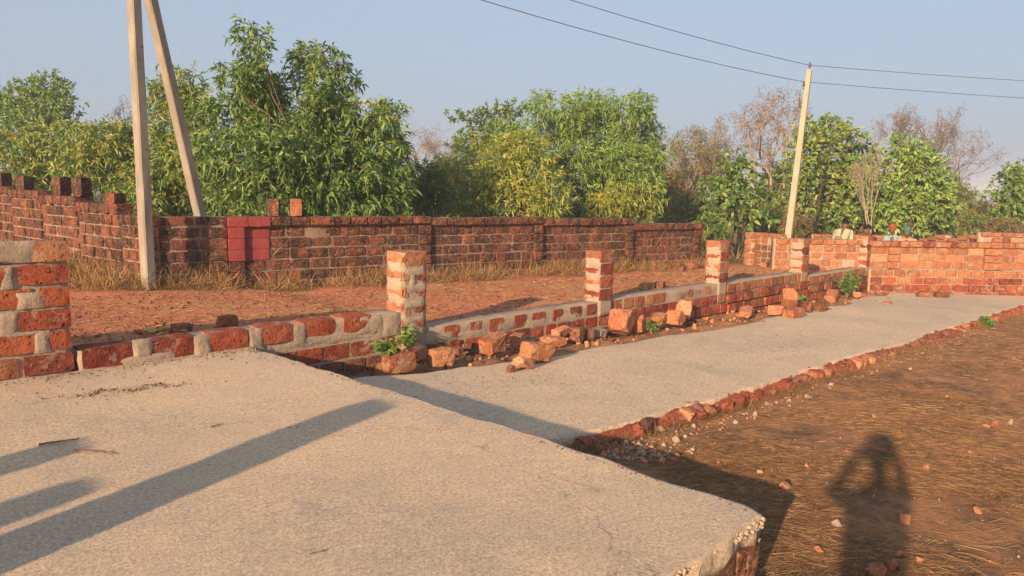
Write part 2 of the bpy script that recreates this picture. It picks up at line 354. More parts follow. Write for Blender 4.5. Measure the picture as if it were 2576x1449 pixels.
def blk(parent, x0, x1, y0, y1, z0, z1, mat, name='laterite_block', tilt=.006):
    return link(name, random.choice(BLK[mat.name]), parent, ((x0+x1)/2, (y0+y1)/2, (z0+z1)/2),
                (random.gauss(0, tilt), random.gauss(0, tilt), random.gauss(0, tilt)), (x1-x0, y1-y0, z1-z0))
def core_box(name, parent, x0, x1, y0, y1, z0, z1, mat, step=.06, jit=.006):
    """a mortar body with uneven faces"""
    bm = bmesh.new()
    nx_ = max(1, min(260, int((x1-x0)/step))); nz_ = max(1, min(40, int((z1-z0)/step))); ny_ = max(1, int((y1-y0)/step/2)); vd = {}
    def v(i, j, k):
        if (i, j, k) not in vd:
            vd[(i, j, k)] = bm.verts.new((x0+(x1-x0)*i/nx_+random.gauss(0, jit), y0+(y1-y0)*j/ny_+random.gauss(0, jit*.7), z0+(z1-z0)*k/nz_+random.gauss(0, jit)))
        return vd[(i, j, k)]
    for i in range(nx_):
        for j in range(ny_):
            bm.faces.new([v(i, j, nz_), v(i+1, j, nz_), v(i+1, j+1, nz_), v(i, j+1, nz_)]); bm.faces.new([v(i, j, 0), v(i, j+1, 0), v(i+1, j+1, 0), v(i+1, j, 0)])
        for k in range(nz_):
            bm.faces.new([v(i, 0, k), v(i+1, 0, k), v(i+1, 0, k+1), v(i, 0, k+1)]); bm.faces.new([v(i, ny_, k), v(i, ny_, k+1), v(i+1, ny_, k+1), v(i+1, ny_, k)])
    for j in range(ny_):
        for k in range(nz_):
            bm.faces.new([v(0, j, k), v(0, j, k+1), v(0, j+1, k+1), v(0, j+1, k)]); bm.faces.new([v(nx_, j, k), v(nx_, j+1, k), v(nx_, j+1, k+1), v(nx_, j, k+1)])
    return link(name, bm_mesh(bm, name, mat, True), parent)
def smear(parent, x, z, y, w, h, face='-y', mat=None, proud=.005, name='mortar_smear'):
    """a hand-thrown patch of mortar lying over joints and block faces: an uneven skin that dies into the blocks"""
    nu = int(min(22, max(8, w/.022))); nv = int(min(18, max(6, h/.016))); w *= 1.25; h *= 1.35; sd = random.random()*90
    U_, V_ = np.meshgrid(np.linspace(-1, 1, nu), np.linspace(-1, 1, nv), indexing='ij')
    ns = fbm2(U_*w*9+sd, V_*h*9+sd*1.7, 83, 1.0, 4)
    hh = np.tanh(2.6*(.62-np.maximum(np.abs(U_), np.abs(V_))**2.2+.42*ns)); yy = -proud*hh*np.where(hh > 0, 1, 2.4)-.0015*fbm2(U_*w*40+sd, V_*h*40, 84, 1, 2)
    VV = np.stack([U_*w/2, yy, V_*h/2], -1).reshape(-1, 3); ii_ = np.arange(nu*nv).reshape(nu, nv)
    q = np.stack([ii_[:-1, :-1], ii_[1:, :-1], ii_[1:, 1:], ii_[:-1, 1:]], -1).reshape(-1, 4); q = q[(hh.reshape(-1)[q] > -.75).any(1)]
    if not len(q): return
    me = np_mesh(name, VV, [q], mat or MORTAR, True)
    if face == '-y': return link(name, me, parent, (x, y, z))
    return link(name, me, parent, (y, x, z), (0, 0, -math.pi/2))     # on an x-facing side: x is then the y position
def course(parent, x0, x1, z0, z1, y, depth, mat, gap=.022, lo=.30, hi=.42, first=None, cov=1.0, tilt=.006, alt=None, rough=.008):
    x = x0; k = 0
    while x < x1-.06:
        L = random.uniform(lo, hi) if (k or first is None) else first
        if x1-(x+L) < .14: L = x1-x
        e = min(x+L, x1); m = alt if (alt and random.random() < .22) else mat
        if random.random() < cov:
            yy = y+random.gauss(0, rough); blk(parent, x+gap/2, e-gap/2, yy, yy+depth, z0+gap*.4, z1-gap*.4, m, tilt=tilt)
        x = e; k += 1

HC = .187
# ---- tall end of wall at the left (six courses)
w = empty('laterite_wall', (0, 0, 0)); tag(w, 'tall six course red laterite wall end at left with smeared grey mortar', 'wall')
core_box('mortar_core', w, -4.2, 1.735, 7.024, 7.30, -.3, 1.100, MORTAR)
offs = [.36, .10, .38, .16, .30, .20]
for c in range(6):
    z1 = 1.125-c*HC; x = 1.76; k = 0
    while x > -4.0:
        L = (.34, .40, .27, .42, .24, .40)[c] if k == 0 else random.uniform(.33, .44)
        yy = 7.0+random.gauss(0, .007); g = (.05, .04, .06, .045, .08, .03)[c] if k < 2 else .04
        blk(w, x-L+g/2, x-g/4, yy, yy+.20, z1-HC+.012, z1-.010, LATO if (c, k) in ((5, 1), (0, 0)) else LAT)
        x -= L; k += 1
for x, z, sw, sh in ((1.36, 1.04, .26, .13), (1.30, .84, .07, .14), (1.46, .64, .16, .10), (1.30, .455, .11, .15), (1.52, .29, .10, .14), (1.40, .37, .18, .03),
                     (1.05, .47, .14, .1), (.7, .6, .14, .14), (.5, .9, .18, .12), (.9, .2, .14, .10)):
    smear(w, x, z, 7.0, sw, sh)

# ---- low boundary wall with pillars
w = empty('boundary_wall', (1.78, 7.0, 0)); tag(w, 'low red laterite boundary wall with five block pillars', 'wall')
W0 = 1.78
secs = [(1.78, 5.53, .18), (5.53, 9.22, -.075), (9.22, 12.72, -.065), (12.72, 16.3, -.085), (16.3, 20.1, -.20)]
for k, (a, b, top) in enumerate(secs):
    zb = min(float(slab2z(b)), float(slab2z(max(a, 3.6))))-.25 if a > 3 else -.75
    core_box('mortar_core', w, a-W0+(.004 if k else 0), b-W0, .012, .31, zb, top-(.004 if k else .022), MORTAR, .07, .005)
    if k == 0:
        # top course: blocks with wide flush mortar between
        x = a+.02
        for L, g in ((.44, .15), (.40, .12), (.38, .12), (.38, .11), (.40, .09), (.36, .10), (.34, .1), (.30, .1)):
            if x+L > 5.1: break
            blk(w, x-W0, x+L-W0, random.gauss(-.006, .003), .29, top-.182, top-.002, LAT); x += L+g
        smear(w, .55, .02, -.006, .40, .07); smear(w, .52, .11, -.006, .14, .15, proud=.010); smear(w, 1.06, .07, -.006, .13, .16); smear(w, 1.60, .07, -.006, .12, .16); smear(w, 2.08, .05, -.006, .12, .16); smear(w, 2.4, -.03, .004, .9, .09); smear(w, 2.95, .06, -.006, .30, .15); smear(w, 3.25, .03, -.006, .2, .2)
        course(w, 1.7, 3.76, -.29, -.105, -.005, .2, LAT, .02, .26, .36); course(w, 1.7, 3.75, -.48, -.295, -.012, .2, LATDARK, .03, .26, .36)
    elif k == 1:
        x = a+.30
        for L, g in ((.26, .17), (.20, .14), (.30, .16), (.22, .13), (.28, .15), (.22, .16), (.26, .12), (.24, .14), (.26, .1)):
            if x+L > b-.36: break
            blk(w, x-W0, x+L-W0, random.gauss(-.001, .003), .2, top-.185, top-.012, LAT); x += L+g
        for xx in (5.75, 6.3, 6.9, 7.5, 8.2): smear(w, xx-W0, top-.17+random.gauss(0, .02), 0, random.uniform(.25, .5), .10)
        course(w, a-W0, b-W0, top-.385, top-.20, -.010, .2, LAT, .035, .24, .36); course(w, a-W0, b-W0, top-.57, top-.39, -.02, .2, LATDARK, .04, .24, .36, cov=.85)
    else:
        z = top
        for c in range(4):
            course(w, a-W0, b-W0, z-HC+.004, z-.004, (-.002, -.035, -.05, -.06)[c]-(.02 if k > 2 else 0), .22, LAT if c else LATO, .022, .27, .36, tilt=.010, alt=LATO, rough=.012); z -= HC
            if z < zb+.05: break
# tops: a spread bed of mortar along the wall head
pill = [(5.17, 5.53, .865, 0), (8.87, 9.20, .71, 1), (12.42, 12.74, .735, 1), (15.95, 16.28, .655, 1), (19.75, 20.08, .60, 1)]
for k, (a, b, top, st) in enumerate(pill):
    p = core_box('pillar', w, a-W0+.008, b-W0-.008, -.012 if k else -.014, .285, -.55 if k == 0 else secs[k][2]-.22, top-.008, MORTAR, .05, .003)
    tag(p, ('block pillar with grey mortar bands nearest the slab corner', 'second block pillar from the near slab with orange top', 'middle block pillar in the low wall', 'fourth block pillar of the low wall, before the far wall', 'last block pillar where low wall meets the far wall')[k])
    zb = (secs[0][2]-.28 if k == 0 else secs[k][2]); nc = int(round((top-zb)/HC)); hc = (top-zb)/nc
    for c in range(nc):
        z1 = top-c*hc; z0 = z1-hc+.018
        mm = (LATO if (c == 0 or k >= 2 and c % 2 == 0) else LAT)
        if c == 0 or (k and c < nc): blk(p, a-W0+.0, b-W0-.0, -.026 if k else -.022, .295, z0, z1, mm, tilt=.008)
        else:
            s = .12*(c % 2)
            blk(p, a-W0-.002, a-W0+.10+s*.3, -.020, .295, z0+.02, z1-.015, LATO, tilt=.005)
            blk(p, a-W0+.20-s*.4, b-W0+.002, -.022, .295, z0+.02, z1-.015, LAT, tilt=.005)
        # broad mortar bands on the side that faces the sun
        if c < nc: smear(p, .135, z0-.006+random.gauss(0, .01), a-W0-.002, .225, .125+random.uniform(-.03, .02), '-x', proud=.007)
    if k == 0:
        for dx, z, sw, sh in ((.18, .62, .24, .06), (.20, .43, .22, .08), (.17, .24, .24, .07), (.18, .05, .25, .05), (.14, -.06, .16, .14), (.15, .52, .07, .18)): smear(p, a-W0+dx, z, -.024, sw, sh)

# ---- weathered wall behind the track
KA = Vector((4.05, 12.05, 0)); KB = Vector((16.55, 9.86, 0)); dv = KB-KA; wl = dv.length; wang = math.atan2(dv.y, dv.x)
old = empty('weathered_wall', KA, wang); tag(old, 'long weathered dark laterite wall with projecting coping behind the dirt track', 'wall')
def px_on_old(px, z):
    d = ray(px, 620); n_ = Vector((-dv.y, dv.x, 0)); t = (KA-CO).dot(n_)/d.dot(n_); return ((CO+d*t)-KA).dot(dv)/wl
xs_ = {px: px_on_old(px, 0) for px in (390, 575, 615, 680, 1055, 1083, 1346, 1364, 1577, 1592, 1766)}
def oldtop(px, py):
    d = ray(px, py); n_ = Vector((-dv.y, dv.x, 0)); t = (KA-CO).dot(n_)/d.dot(n_); return (CO+d*t).z
tops = [(0, xs_[575], oldtop(480, 541)), (xs_[575], xs_[1083], oldtop(850, 544)), (xs_[1083], xs_[1364], oldtop(1220, 546)), (xs_[1364], xs_[1592], oldtop(1480, 549)), (xs_[1592], xs_[1766], oldtop(1680, 562))]
tops[0] = (0, tops[0][1], tops[1][2]+.012)
for k, (a, b, top) in enumerate(tops):
    core_box('mortar_core', old, a if k else a+.14, b, .075 if k else .04, .33, -.5, top-.012, OLDMORTAR, .10, .004)
    if k == 0:                                           # return without coping overhang, near the pole
        course(old, a, b, top-.155, top, .005, .26, LATOLD, .03, .34, .46)
        z = top-.17
    else:
        c0 = a
        if k == 1:
            for x0, x1 in ((xs_[575], xs_[615]+.06), (xs_[615]+.06, xs_[680])): blk(old, x0, x1-.002, -.05, .26, top-.16, top, REDPAINT, 'painted_block', .002)
            c0 = xs_[680]
        course(old, c0, b, top-.155, top, -.045, .31, LATOLD, .022, .26, .44)
        z = top-.165
    c = 0
    while z > -.42:
        z0 = z-HC
        if k == 1:
            if c < 3: 
                blk(old, xs_[575], xs_[615], -.035, .2, z0+.001, z-.001, REDPAINT, 'painted_block', .002); blk(old, xs_[615]+.004, xs_[680], .05, .2, z0+.001, z-.001, REDPAINT, 'painted_block', .002)
            else: blk(old, xs_[575], xs_[615], -.01, .2, z0+.006, z-.006, LATOLD)
            course(old, xs_[680] if c < 3 else xs_[615], xs_[1055], z0, z, .052, .15, LATOLD, .030, .28, .42)
            blk(old, xs_[1055], xs_[1083], -.03, .2, z0+.006, z-.006, LATOLD)
        elif k == 0: course(old, a, b, z0, z, .018, .15, LATOLD, .03, .34, .46)
        else:
            p0, p1 = ((xs_[1346], xs_[1364]), (xs_[1577], xs_[1592]), (b-.28, b))[k-2]
            course(old, a, p0, z0, z, .052, .15, LATOLD, .030, .26, .40)
            blk(old, p0, p1, -.03, .2, z0+.006, z-.006, LATOLD)
        z = z0; c += 1
# return of the weathered wall running off to the left
PA = Vector((4.02, 11.92, 0)); PB = Vector((3.20, 20.7, 0)); dv2 = PB-PA; L2 = dv2.length
wing = empty('weathered_wall', PA, math.atan2(dv2.y, dv2.x)); tag(wing, 'weathered laterite wall receding left behind the pole with loose blocks on top', 'wall')
segs = [(0.0, .9, 1.12), (.9, 2.6, 1.27), (2.6, 4.3, 1.36), (4.3, 6.0, 1.44), (6.0, L2, 1.50)]
# here the visible face looks to +y of the wall's own frame
for a, b, top in segs:
    core_box('mortar_core', wing, a+.07, b, -.25, -.045, -.4, top-.012, OLDMORTAR, .10, .004)
    x = a
    while x < b-.02:
        e = min(b, x+random.uniform(.28, .42)); e = b if b-e < .1 else e
        blk(wing, x+.012, e-.012, -.26, .022, top-.16, top, LATOLD); x = e
    z = top-.172
    while z > -.3:
        x = a
        while x < b-.02:
            e = min(b, x+random.uniform(.26, .40)); e = b if b-e < .1 else e
            yy = random.gauss(-.015, .01); blk(wing, x+.012, e-.012, -.2+yy, yy, z-HC+.012, z-.012, LATOLD, tilt=.01); x = e
        z -= HC
def on_wing(px):
    d = ray(px, 480); n_ = Vector((-dv2.y, dv2.x, 0)); t = (PA-CO).dot(n_)/d.dot(n_); return ((CO+d*t)-PA).dot(dv2)/L2
def wing_top(s): return next((t for a, b, t in segs if a <= s < b), 1.44)
WM = Matrix.Translation(PA) @ Matrix.Rotation(math.atan2(dv2.y, dv2.x), 4, 'Z')
for px, L, H, lab in ((-6, .26, .28, 'loose dark laterite block on the wall top at the left picture edge'), (44, .36, .28, 'loose laterite block alone on the receding wall, second from left'), (136, .36, .34, 'upright weathered block on the receding wall, left one of a pair'),
                      (186, .34, .33, 'upright weathered block with dark side, right one of a pair'), (268, .38, .18, 'flat rough block lying on the receding wall next to the pole')):
    s = on_wing(px); o = link('loose_block', random.choice(BLK[LATOLD.name]), None, WM @ Vector((s, -.13, wing_top(s)+H/2-.004)), (0, 0, wing.rotation_euler.z+random.gauss(.25, .1)), (L*.62, .24, H))
    tag(o, lab, 'block', 'loose blocks on the old walls')
OM = Matrix.Translation(KA) @ Matrix.Rotation(wang, 4, 'Z')
for px, lab in ((697, 'upright dark block standing on the wall beside the red paint'), (753, 'upright orange block on the weathered wall, right one of two')):
    s = px_on_old(px, 0); o = link('loose_block', BLK[(LATOLD if px == 697 else LATO).name][px % 7], None, OM @ Vector((s, .13, tops[1][2]+.148)), (0, 0, wang+(-.5 if px == 697 else -.35)), (.20, .18, .30))
    tag(o, lab, 'block', 'loose blocks on the old walls')

# ---- far walls
P5 = Vector((20.0, 6.93, 0)); fdir = Vector((.737, -.676, 0)); fang = math.atan2(fdir.y, fdir.x)
fw = empty('far_wall', P5, fang); tag(fw, 'orange laterite cross wall with coping and stepped base closing the far end of the slab', 'wall')
FT = .47; FB_ = -1.0
core_box('mortar_core', fw, -.1, 7.2, .028, .28, FB_, FT-.01, MORTAR, .1, .004)
core_box('base_core', fw, -.1, 7.2, -.095, .012, FB_, FT-.155-3*HC-.006, MORTAR, .1, .004)
def pil(px): 
    d = ray(px, 660); n_ = Vector((-fdir.y, fdir.x, 0)); t = (P5-CO).dot(n_)/d.dot(n_); return ((CO+d*t)-P5).dot(fdir)
pl = [(pil(2232), pil(2263)), (pil(2473), pil(2520)), (6.2, 6.5)]
x = -.08
while x < 7.1:
    e = x+random.uniform(.13, .2) if random.random() < .25 else x+random.uniform(.24, .36)
    blk(fw, x+.008, e-.008, -.075, .30, FT-.135, FT, LATO if random.random() < .6 else LAT, 'coping_block'); x = e
for c in range(3):
    z1 = FT-.145-c*HC; x = -.08
    for (p0, p1) in pl+[(7.2, 7.2)]:
        course(fw, x, p0, z1-HC, z1, .004, .2, LATO, .014, .36, .52, alt=LATFRESH)
        if p1 > p0: blk(fw, p0, p1, -.06, .2, z1-HC+.004, z1-.004, LATO)
        x = p1
for c in range(4):
    z1 = FT-.155-3*HC-c*HC; course(fw, -.08, 7.2, z1-HC, z1, -.125-.012*c, .2, LATO if c == 0 else LAT, .026, .27, .38, alt=LATO)
# its continuation behind the low wall towards the far pole
fb = empty('far_wall', P5+Vector((-.737, .676, 0))*2.55, fang); tag(fb, 'short orange laterite wall behind the last two pillars by the far pole', 'wall')
core_box('mortar_core', fb, 0, 2.5, .02, .28, -.7, .49, MORTAR, .1, .004)
course(fb, 0, 2.5, .36, .50, -.05, .32, LATO, .02, .24, .34)
for c in range(5): course(fb, 0, 2.5, .35-(c+1)*HC, .35-c*HC, .004, .2, LATO, .018, .26, .38, alt=LATFRESH)
# gate-like stub beyond the track
g0 = Vector((19.1, 9.73, 0)); g1 = Vector((18.78, 8.86, 0)); gv = g1-g0
gw = empty('gate_wall', g0, math.atan2(gv.y, gv.x)); tag(gw, 'short wall stub with orange end pillar left of the far pole', 'wall')
gl = gv.length
core_box('mortar_core', gw, 0, gl, .03, .25, -.7, .50, MORTAR, .1, .003)
p = core_box('pillar', gw, -.26, -.02, -.10, .24, -.7, .555, MORTAR, .1, .003)
for c in range(5): blk(p, -.27, -.015, -.115, .25, .56-(c+1)*HC+.01, .56-c*HC-.006, LATO)
for c in range(5): course(gw, 0, gl, .46-(c+1)*HC, .46-c*HC, .01, .2, LATDARK if c else LATO, .03, .2, .3)
course(gw, 0, gl, .46, .58, -.02, .26, LATO, .02, .2, .3)
# walls of the plot behind
def back_wall(px0, d0, y0, px1, d1, y1, lab, n=5):
    a = gd(px0, y0, d0); b = gd(px1, y1, d1); v = Vector((b.x-a.x, b.y-a.y, 0)); L = v.length; sl = (b.z-a.z)
    w_ = empty('far_wall', (a.x, a.y, 0), math.atan2(v.y, v.x)); tag(w_, lab, 'wall', 'laterite walls of the plots beyond')
    k = max(1, int(abs(sl)/.10)+1)
    for s in range(k):
        x0, x1 = L*s/k, L*(s+1)/k; top = a.z+sl*(s+.5)/k
        core_box('mortar_core', w_, x0, x1, .02, .25, -1.6, top-.01, MORTAR, .12, .003)
        course(w_, x0, x1, top-.13, top, -.05, .30, LATO, .02, .24, .36)
        for c in range(n): course(w_, x0, x1, top-.14-(c+1)*HC, top-.14-c*HC, .004, .2, LATO if (c+s) % 2 else LAT, .03, .28, .42, alt=LATFRESH)
back_wall(2046, 24.5, 588, 2290, 24.5, 593, 'laterite wall top behind the workers')
back_wall(2292, 24.2, 606, 2380, 22.8, 588, 'first sloping laterite wall right of the workers', 3)
back_wall(2382, 22.7, 601, 2466, 21.6, 588, 'second sloping laterite wall right of the workers', 3)
back_wall(2468, 21.5, 583, 2640, 21.5, 588, 'laterite wall at the right picture edge behind the cross wall', 4)

# ---- blocks edging the slabs
fnd = empty('slab_foundation', (3.42, 1.62, 0)); tag(fnd, 'broken laterite block footing under the ragged corner of the near slab', 'footing')
core_box('rubble_core', fnd, -6, -.04, .05, 5.3, -.62, -.112, LATDARK, .12, .012)
def fcourse(z0, z1, mat, out):
    x = -3.4
    while x < -.02:
        L = random.uniform(.2, .34); e = min(x+L, -.01); yy = -out+random.gauss(0, .015)
        blk(fnd, x+.008, e-.008, yy, yy+.26, z0, z1, random.choice((LATDARK, LAT, LAT)), tilt=.05); x += L
    y = .0
    while y < 5.2:
        L = random.uniform(.24, .36); blk(fnd, -.28+random.gauss(0, .015), -.02+out*.5+random.gauss(0, .012), y+.01, y+L-.01, z0, z1, LATDARK, tilt=.03); y += L
fcourse(-.30, -.115, LATO, .005); fcourse(-.50, -.305, LATDARK, .04)
kerb = empty('slab_kerb', (4.55, 3.70, 0)); tag(kerb, 'rough edge of half buried red laterite blocks along the lower slab', 'kerb')
kx = np.arange(4.5, 23.2, .07); ky = 3.70+.05*fbm1((kx-3.9)/16*18, 43, 1.3, 5); kz = slab2z(kx)
rows_ = [(-.11, -.24), (-.085, -.12), (-.05, -.055), (.03, -.026), (.12, -.05)]
VV = np.stack([np.stack([kx+rng.normal(0, .012, len(kx))-4.55, ky+o_[0]+rng.normal(0, .016, len(kx))-3.70, kz+o_[1]+rng.normal(0, .013, len(kx))], 1) for o_ in rows_], 1); ii_ = np.arange(VV.shape[0]*5).reshape(-1, 5)
link('rubble_core', np_mesh('rubble_core', VV.reshape(-1, 3), [np.stack([ii_[:-1, :-1], ii_[1:, :-1], ii_[1:, 1:], ii_[:-1, 1:]], -1).reshape(-1, 4)], LAT), kerb)
KB_ = [block_mesh(700+i, m_, .12, .08, (4, 2, 2)) for i, m_ in enumerate((LAT, LATDARK, LAT, LATFRESH, LATDARK, LAT))]
x = 4.55
while x < 22.8:
    L = random.uniform(.12, .30); z = float(slab2z(x+L/2)); y = 3.70+.05*float(fbm1((x+L/2-3.9)/16*18, 43, 1.3, 5))
    hgt = random.uniform(.08, .15)
    if random.random() < .66: link('laterite_block', random.choice(KB_), kerb, (x+L/2-4.55, y-3.70-.015+random.gauss(0, .025), z-hgt/2-random.uniform(.015, .065)), (random.gauss(0, .2), random.gauss(0, .16), random.gauss(0, .3)), (L*1.05, random.uniform(.13, .2), hgt))
    x += L*.93

# ---------------------------------------------------------------- poles and wires
def bar_mesh(p0, p1, w0, d0, w1, d1, ang, mat, ch=.12, n=14):
    """tapered concrete pole of chamfered rectangular section, slightly uneven"""
    p0 = Vector(p0); p1 = Vector(p1); ax = (p1-p0).normalized(); sx = Vector((math.cos(ang), math.sin(ang), 0)); sx = (sx-ax*sx.dot(ax)).normalized(); sy = ax.cross(sx)
    bm = bmesh.new(); rings = []
    for k in range(n+1):
        t = k/n; c = p0.lerp(p1, t); w_, d_ = (w0+(w1-w0)*t)/2, (d0+(d1-d0)*t)/2; e = ch*min(w_, d_)*2
        q = [(-w_+e, -d_), (w_-e, -d_), (w_, -d_+e), (w_, d_-e), (w_-e, d_), (-w_+e, d_), (-w_, d_-e), (-w_, -d_+e)]
        rings.append([bm.verts.new(c+sx*(a+random.gauss(0, .0015))+sy*(b+random.gauss(0, .0015))) for a, b in q])
    for a, b in zip(rings[:-1], rings[1:]):
        for k in range(8): bm.faces.new((a[k], a[(k+1) % 8], b[(k+1) % 8], b[k]))
    bm.faces.new(rings[0][::-1]); bm.faces.new(rings[-1])
    return bm_mesh(bm, 'pole', mat)
def tube(pts, rad, mat, name='tube', sides=6):
    V, F = [], []; pts = [Vector(p) for p in pts]
    for i, p in enumerate(pts):
        d = (pts[min(i+1, len(pts)-1)]-pts[max(i-1, 0)]).normalized(); a = d.orthogonal().normalized(); b = d.cross(a)
        r = rad[i] if isinstance(rad, (list, tuple)) else rad
        for k in range(sides): V.append(p+a*(r*math.cos(6.283*k/sides))+b*(r*math.sin(6.283*k/sides)))
    for i in range(len(pts)-1):
        for k in range(sides): F.append((i*sides+k, i*sides+(k+1) % sides, (i+1)*sides+(k+1) % sides, (i+1)*sides+k))
    return np_mesh(name, np.array([tuple(v) for v in V]), [np.array(F)], mat, True)
def lathe(prof, mat, name, n=10):
    V = [(r*math.cos(6.283*k/n), r*math.sin(6.283*k/n), z) for r, z in prof for k in range(n)]
    F = [(i*n+k, i*n+(k+1) % n, (i+1)*n+(k+1) % n, (i+1)*n+k) for i in range(len(prof)-1) for k in range(n)]
    return np_mesh(name, np.array(V), [np.array(F)], mat, True)
INS = lathe([(.008, -.09), (.008, 0), (.035, .0), (.042, .02), (.022, .035), (.038, .05), (.030, .075), (.018, .08), (.018, .095), (.03, .105), (.02, .12), (.001, .122)], CERAMIC, 'insulator')
PB0 = gz(375, 733, 0.0); PT0 = Vector((PB0.x-.03, PB0.y+.0, 6.1))
pole1 = empty('utility_pole', (PB0.x, PB0.y, 0)); tag(pole1, 'tall upright concrete pole with sunlit edge in front of the weathered wall', 'pole')
def local(o, v): return Vector(v)-o.location
m = bar_mesh(local(pole1, (PB0.x, PB0.y, -.5)), local(pole1, PT0), .155, .175, .135, .15, R(14), POLE); link('shaft', m, pole1)
def bolt(parent, p, d, r=.016):
    d = Vector(d).normalized(); link('bolt_hole', tube([Vector(p)-d*.004, Vector(p)+d*.004], r, METAL, 'bolt_hole', 8), parent)
for z in (2.1, 3.55, 4.7): 
    c = gd(336, 40, 1); link('bolt_hole', lathe([(.0001, .004), (.016, .004), (.018, -.01)], METAL, 'bolt_hole', 8), pole1, (.02, -.083+.002*z, z), (R(90), 0, R(14)))
# strut pole: foot behind the wall, head against the first pole
foot = gd(541, 545, 12.85); foot.z = -.25; head = Vector((PT0.x+.05, PT0.y+.22, 5.7))
strut_dir = (head-foot)
# choose the head so that the strut leans as seen
pole2 = empty('utility_pole', (foot.x, foot.y, 0)); tag(pole2, 'leaning concrete strut pole rising from behind the weathered wall', 'pole')
link('shaft', bar_mesh(local(pole2, foot), local(pole2, head), .155, .175, .14, .155, R(15), POLE), pole2)
# top irons of the first pole (above the picture)
link('cross_arm', tube([local(pole1, PT0+Vector((-.05, -.45, -.66))), local(pole1, PT0+Vector((.05, .45, -.66)))], .03, METAL, 'cross_arm', 6), pole1)
link('insulator', INS, pole1, local(pole1, PT0+Vector((0, 0, .09)))); link('insulator', INS, pole1, local(pole1, PT0+Vector((-.05, -.4, -.56))))
# far pole, leaning a little
RB = gz(1972, 667, -.32); dR = RB.dot(_fh); RT = gd(2036, 176, (RB-CO).dot(CF)-.05)
pole3 = empty('utility_pole', (RB.x, RB.y, -.32)); tag(pole3, 'leaning pale concrete power pole at the end of the track', 'pole')
link('shaft', bar_mesh(local(pole3, RB-Vector((0, 0, .4))), local(pole3, RT), .15, .19, .10, .13, R(8), POLEY), pole3)
ax3 = (RT-RB).normalized(); sideR = Vector((.70, -.71, 0))
I1 = RT+ax3*.10; I2 = RT-ax3*.42+sideR*(-.10); I3 = RT-ax3*.80
link('insulator', INS, pole3, local(pole3, RT+ax3*.08)); link('insulator', INS, pole3, local(pole3, I2-Vector((0, 0, .02))))
link('bracket', tube([local(pole3, I2-Vector((0, 0, .1))), local(pole3, RT-ax3*.50)], .018, METAL, 'bracket', 6), pole3)
link('bracket', tube([local(pole3, I3-sideR*.16+Vector((0, 0, .05))), local(pole3, I3-sideR*.16-Vector((0, 0, .22))), local(pole3, I3-Vector((0, 0, .25)))], .02, METAL, 'bracket', 6), pole3)
link('stay_wire', tube([local(pole3, I3-sideR*.16), local(pole3, gz(1962, 668, -.32))], .006, WIRE, 'stay_wire', 4), pole3)
def wire(a, b, through, lab):
    """catenary from a to b whose sag makes it pass the point of the picture"""
    best = None; n = 80
    for sag in np.linspace(0, 1.6, 81):
        pts = [a.lerp(b, k/n)-Vector((0, 0, 4*sag*(k/n)*(1-k/n))) for k in range(n+1)]
        if through is None: best = (0, pts); break
        e = 9e9
        for p in pts:
            v = p-CO; d = v.dot(CF)
            if d > .5: e = min(e, math.hypot(1288+FPX*v.dot(CR)/d-through[0], 724.5-FPX*v.dot(CU)/d-through[1]))
        if best is None or e < best[0]: best = (e, pts)
    o = link('power_line', tube(best[1], .0085, WIRE, 'power_line', 5)); tag(o, lab, 'wire', 'overhead wires'); return best[0]
wire(I1+Vector((0, 0, .03)), PT0+Vector((0, 0, .18)), (1445, 0), 'upper overhead wire slanting up left from the far pole top')
wire(I2+Vector((0, 0, .09)), PT0+Vector((-.05, -.4, -.50)), (1210, 0), 'lower overhead wire slanting up left from the far pole')
e1 = gd(2900, 219, 27.0); e2 = gd(2900, 263, 27.0)
wire(I1+Vector((0, 0, .03)), e1, (2576, 203), 'upper overhead wire running right from the far pole top'); wire(I2+Vector((0, 0, .09)), e2, (2576, 246), 'lower overhead wire running right from the far pole')

# ---------------------------------------------------------------- foliage builders
def unit(a): return a/np.maximum(np.linalg.norm(a, axis=-1, keepdims=True), 1e-9)
def blades(name, P, D, L, Wd, curve, mat, parent=None, wide=.45):
    """many small curved leaf blades (four triangles each) as one mesh"""
    n = len(P); D = unit(D); S = unit(np.cross(D, rng.normal(size=(n, 3)))); L = np.broadcast_to(L, n)[:, None]; Wd = np.broadcast_to(Wd, n)[:, None]
    dn = np.zeros((n, 3)); dn[:, 2] = -1; cv = np.broadcast_to(curve, n)[:, None]
    def at(t): return P+D*L*t+dn*L*cv*t*t
    a = at(wide*.75); b = at(wide*.75+.38)
    V = np.stack([P, a-S*Wd*.5, a+S*Wd*.5, b-S*Wd*.38, b+S*Wd*.38, at(1.0)], 1).reshape(-1, 3)
    o = np.arange(n)[:, None]*6
    T = np.concatenate([o+np.array([0, 1, 2]), o+np.array([3, 5, 4])]); Q = o+np.array([1, 3, 4, 2])
    return link(name, np_mesh(name, V, [T, Q], mat), parent)
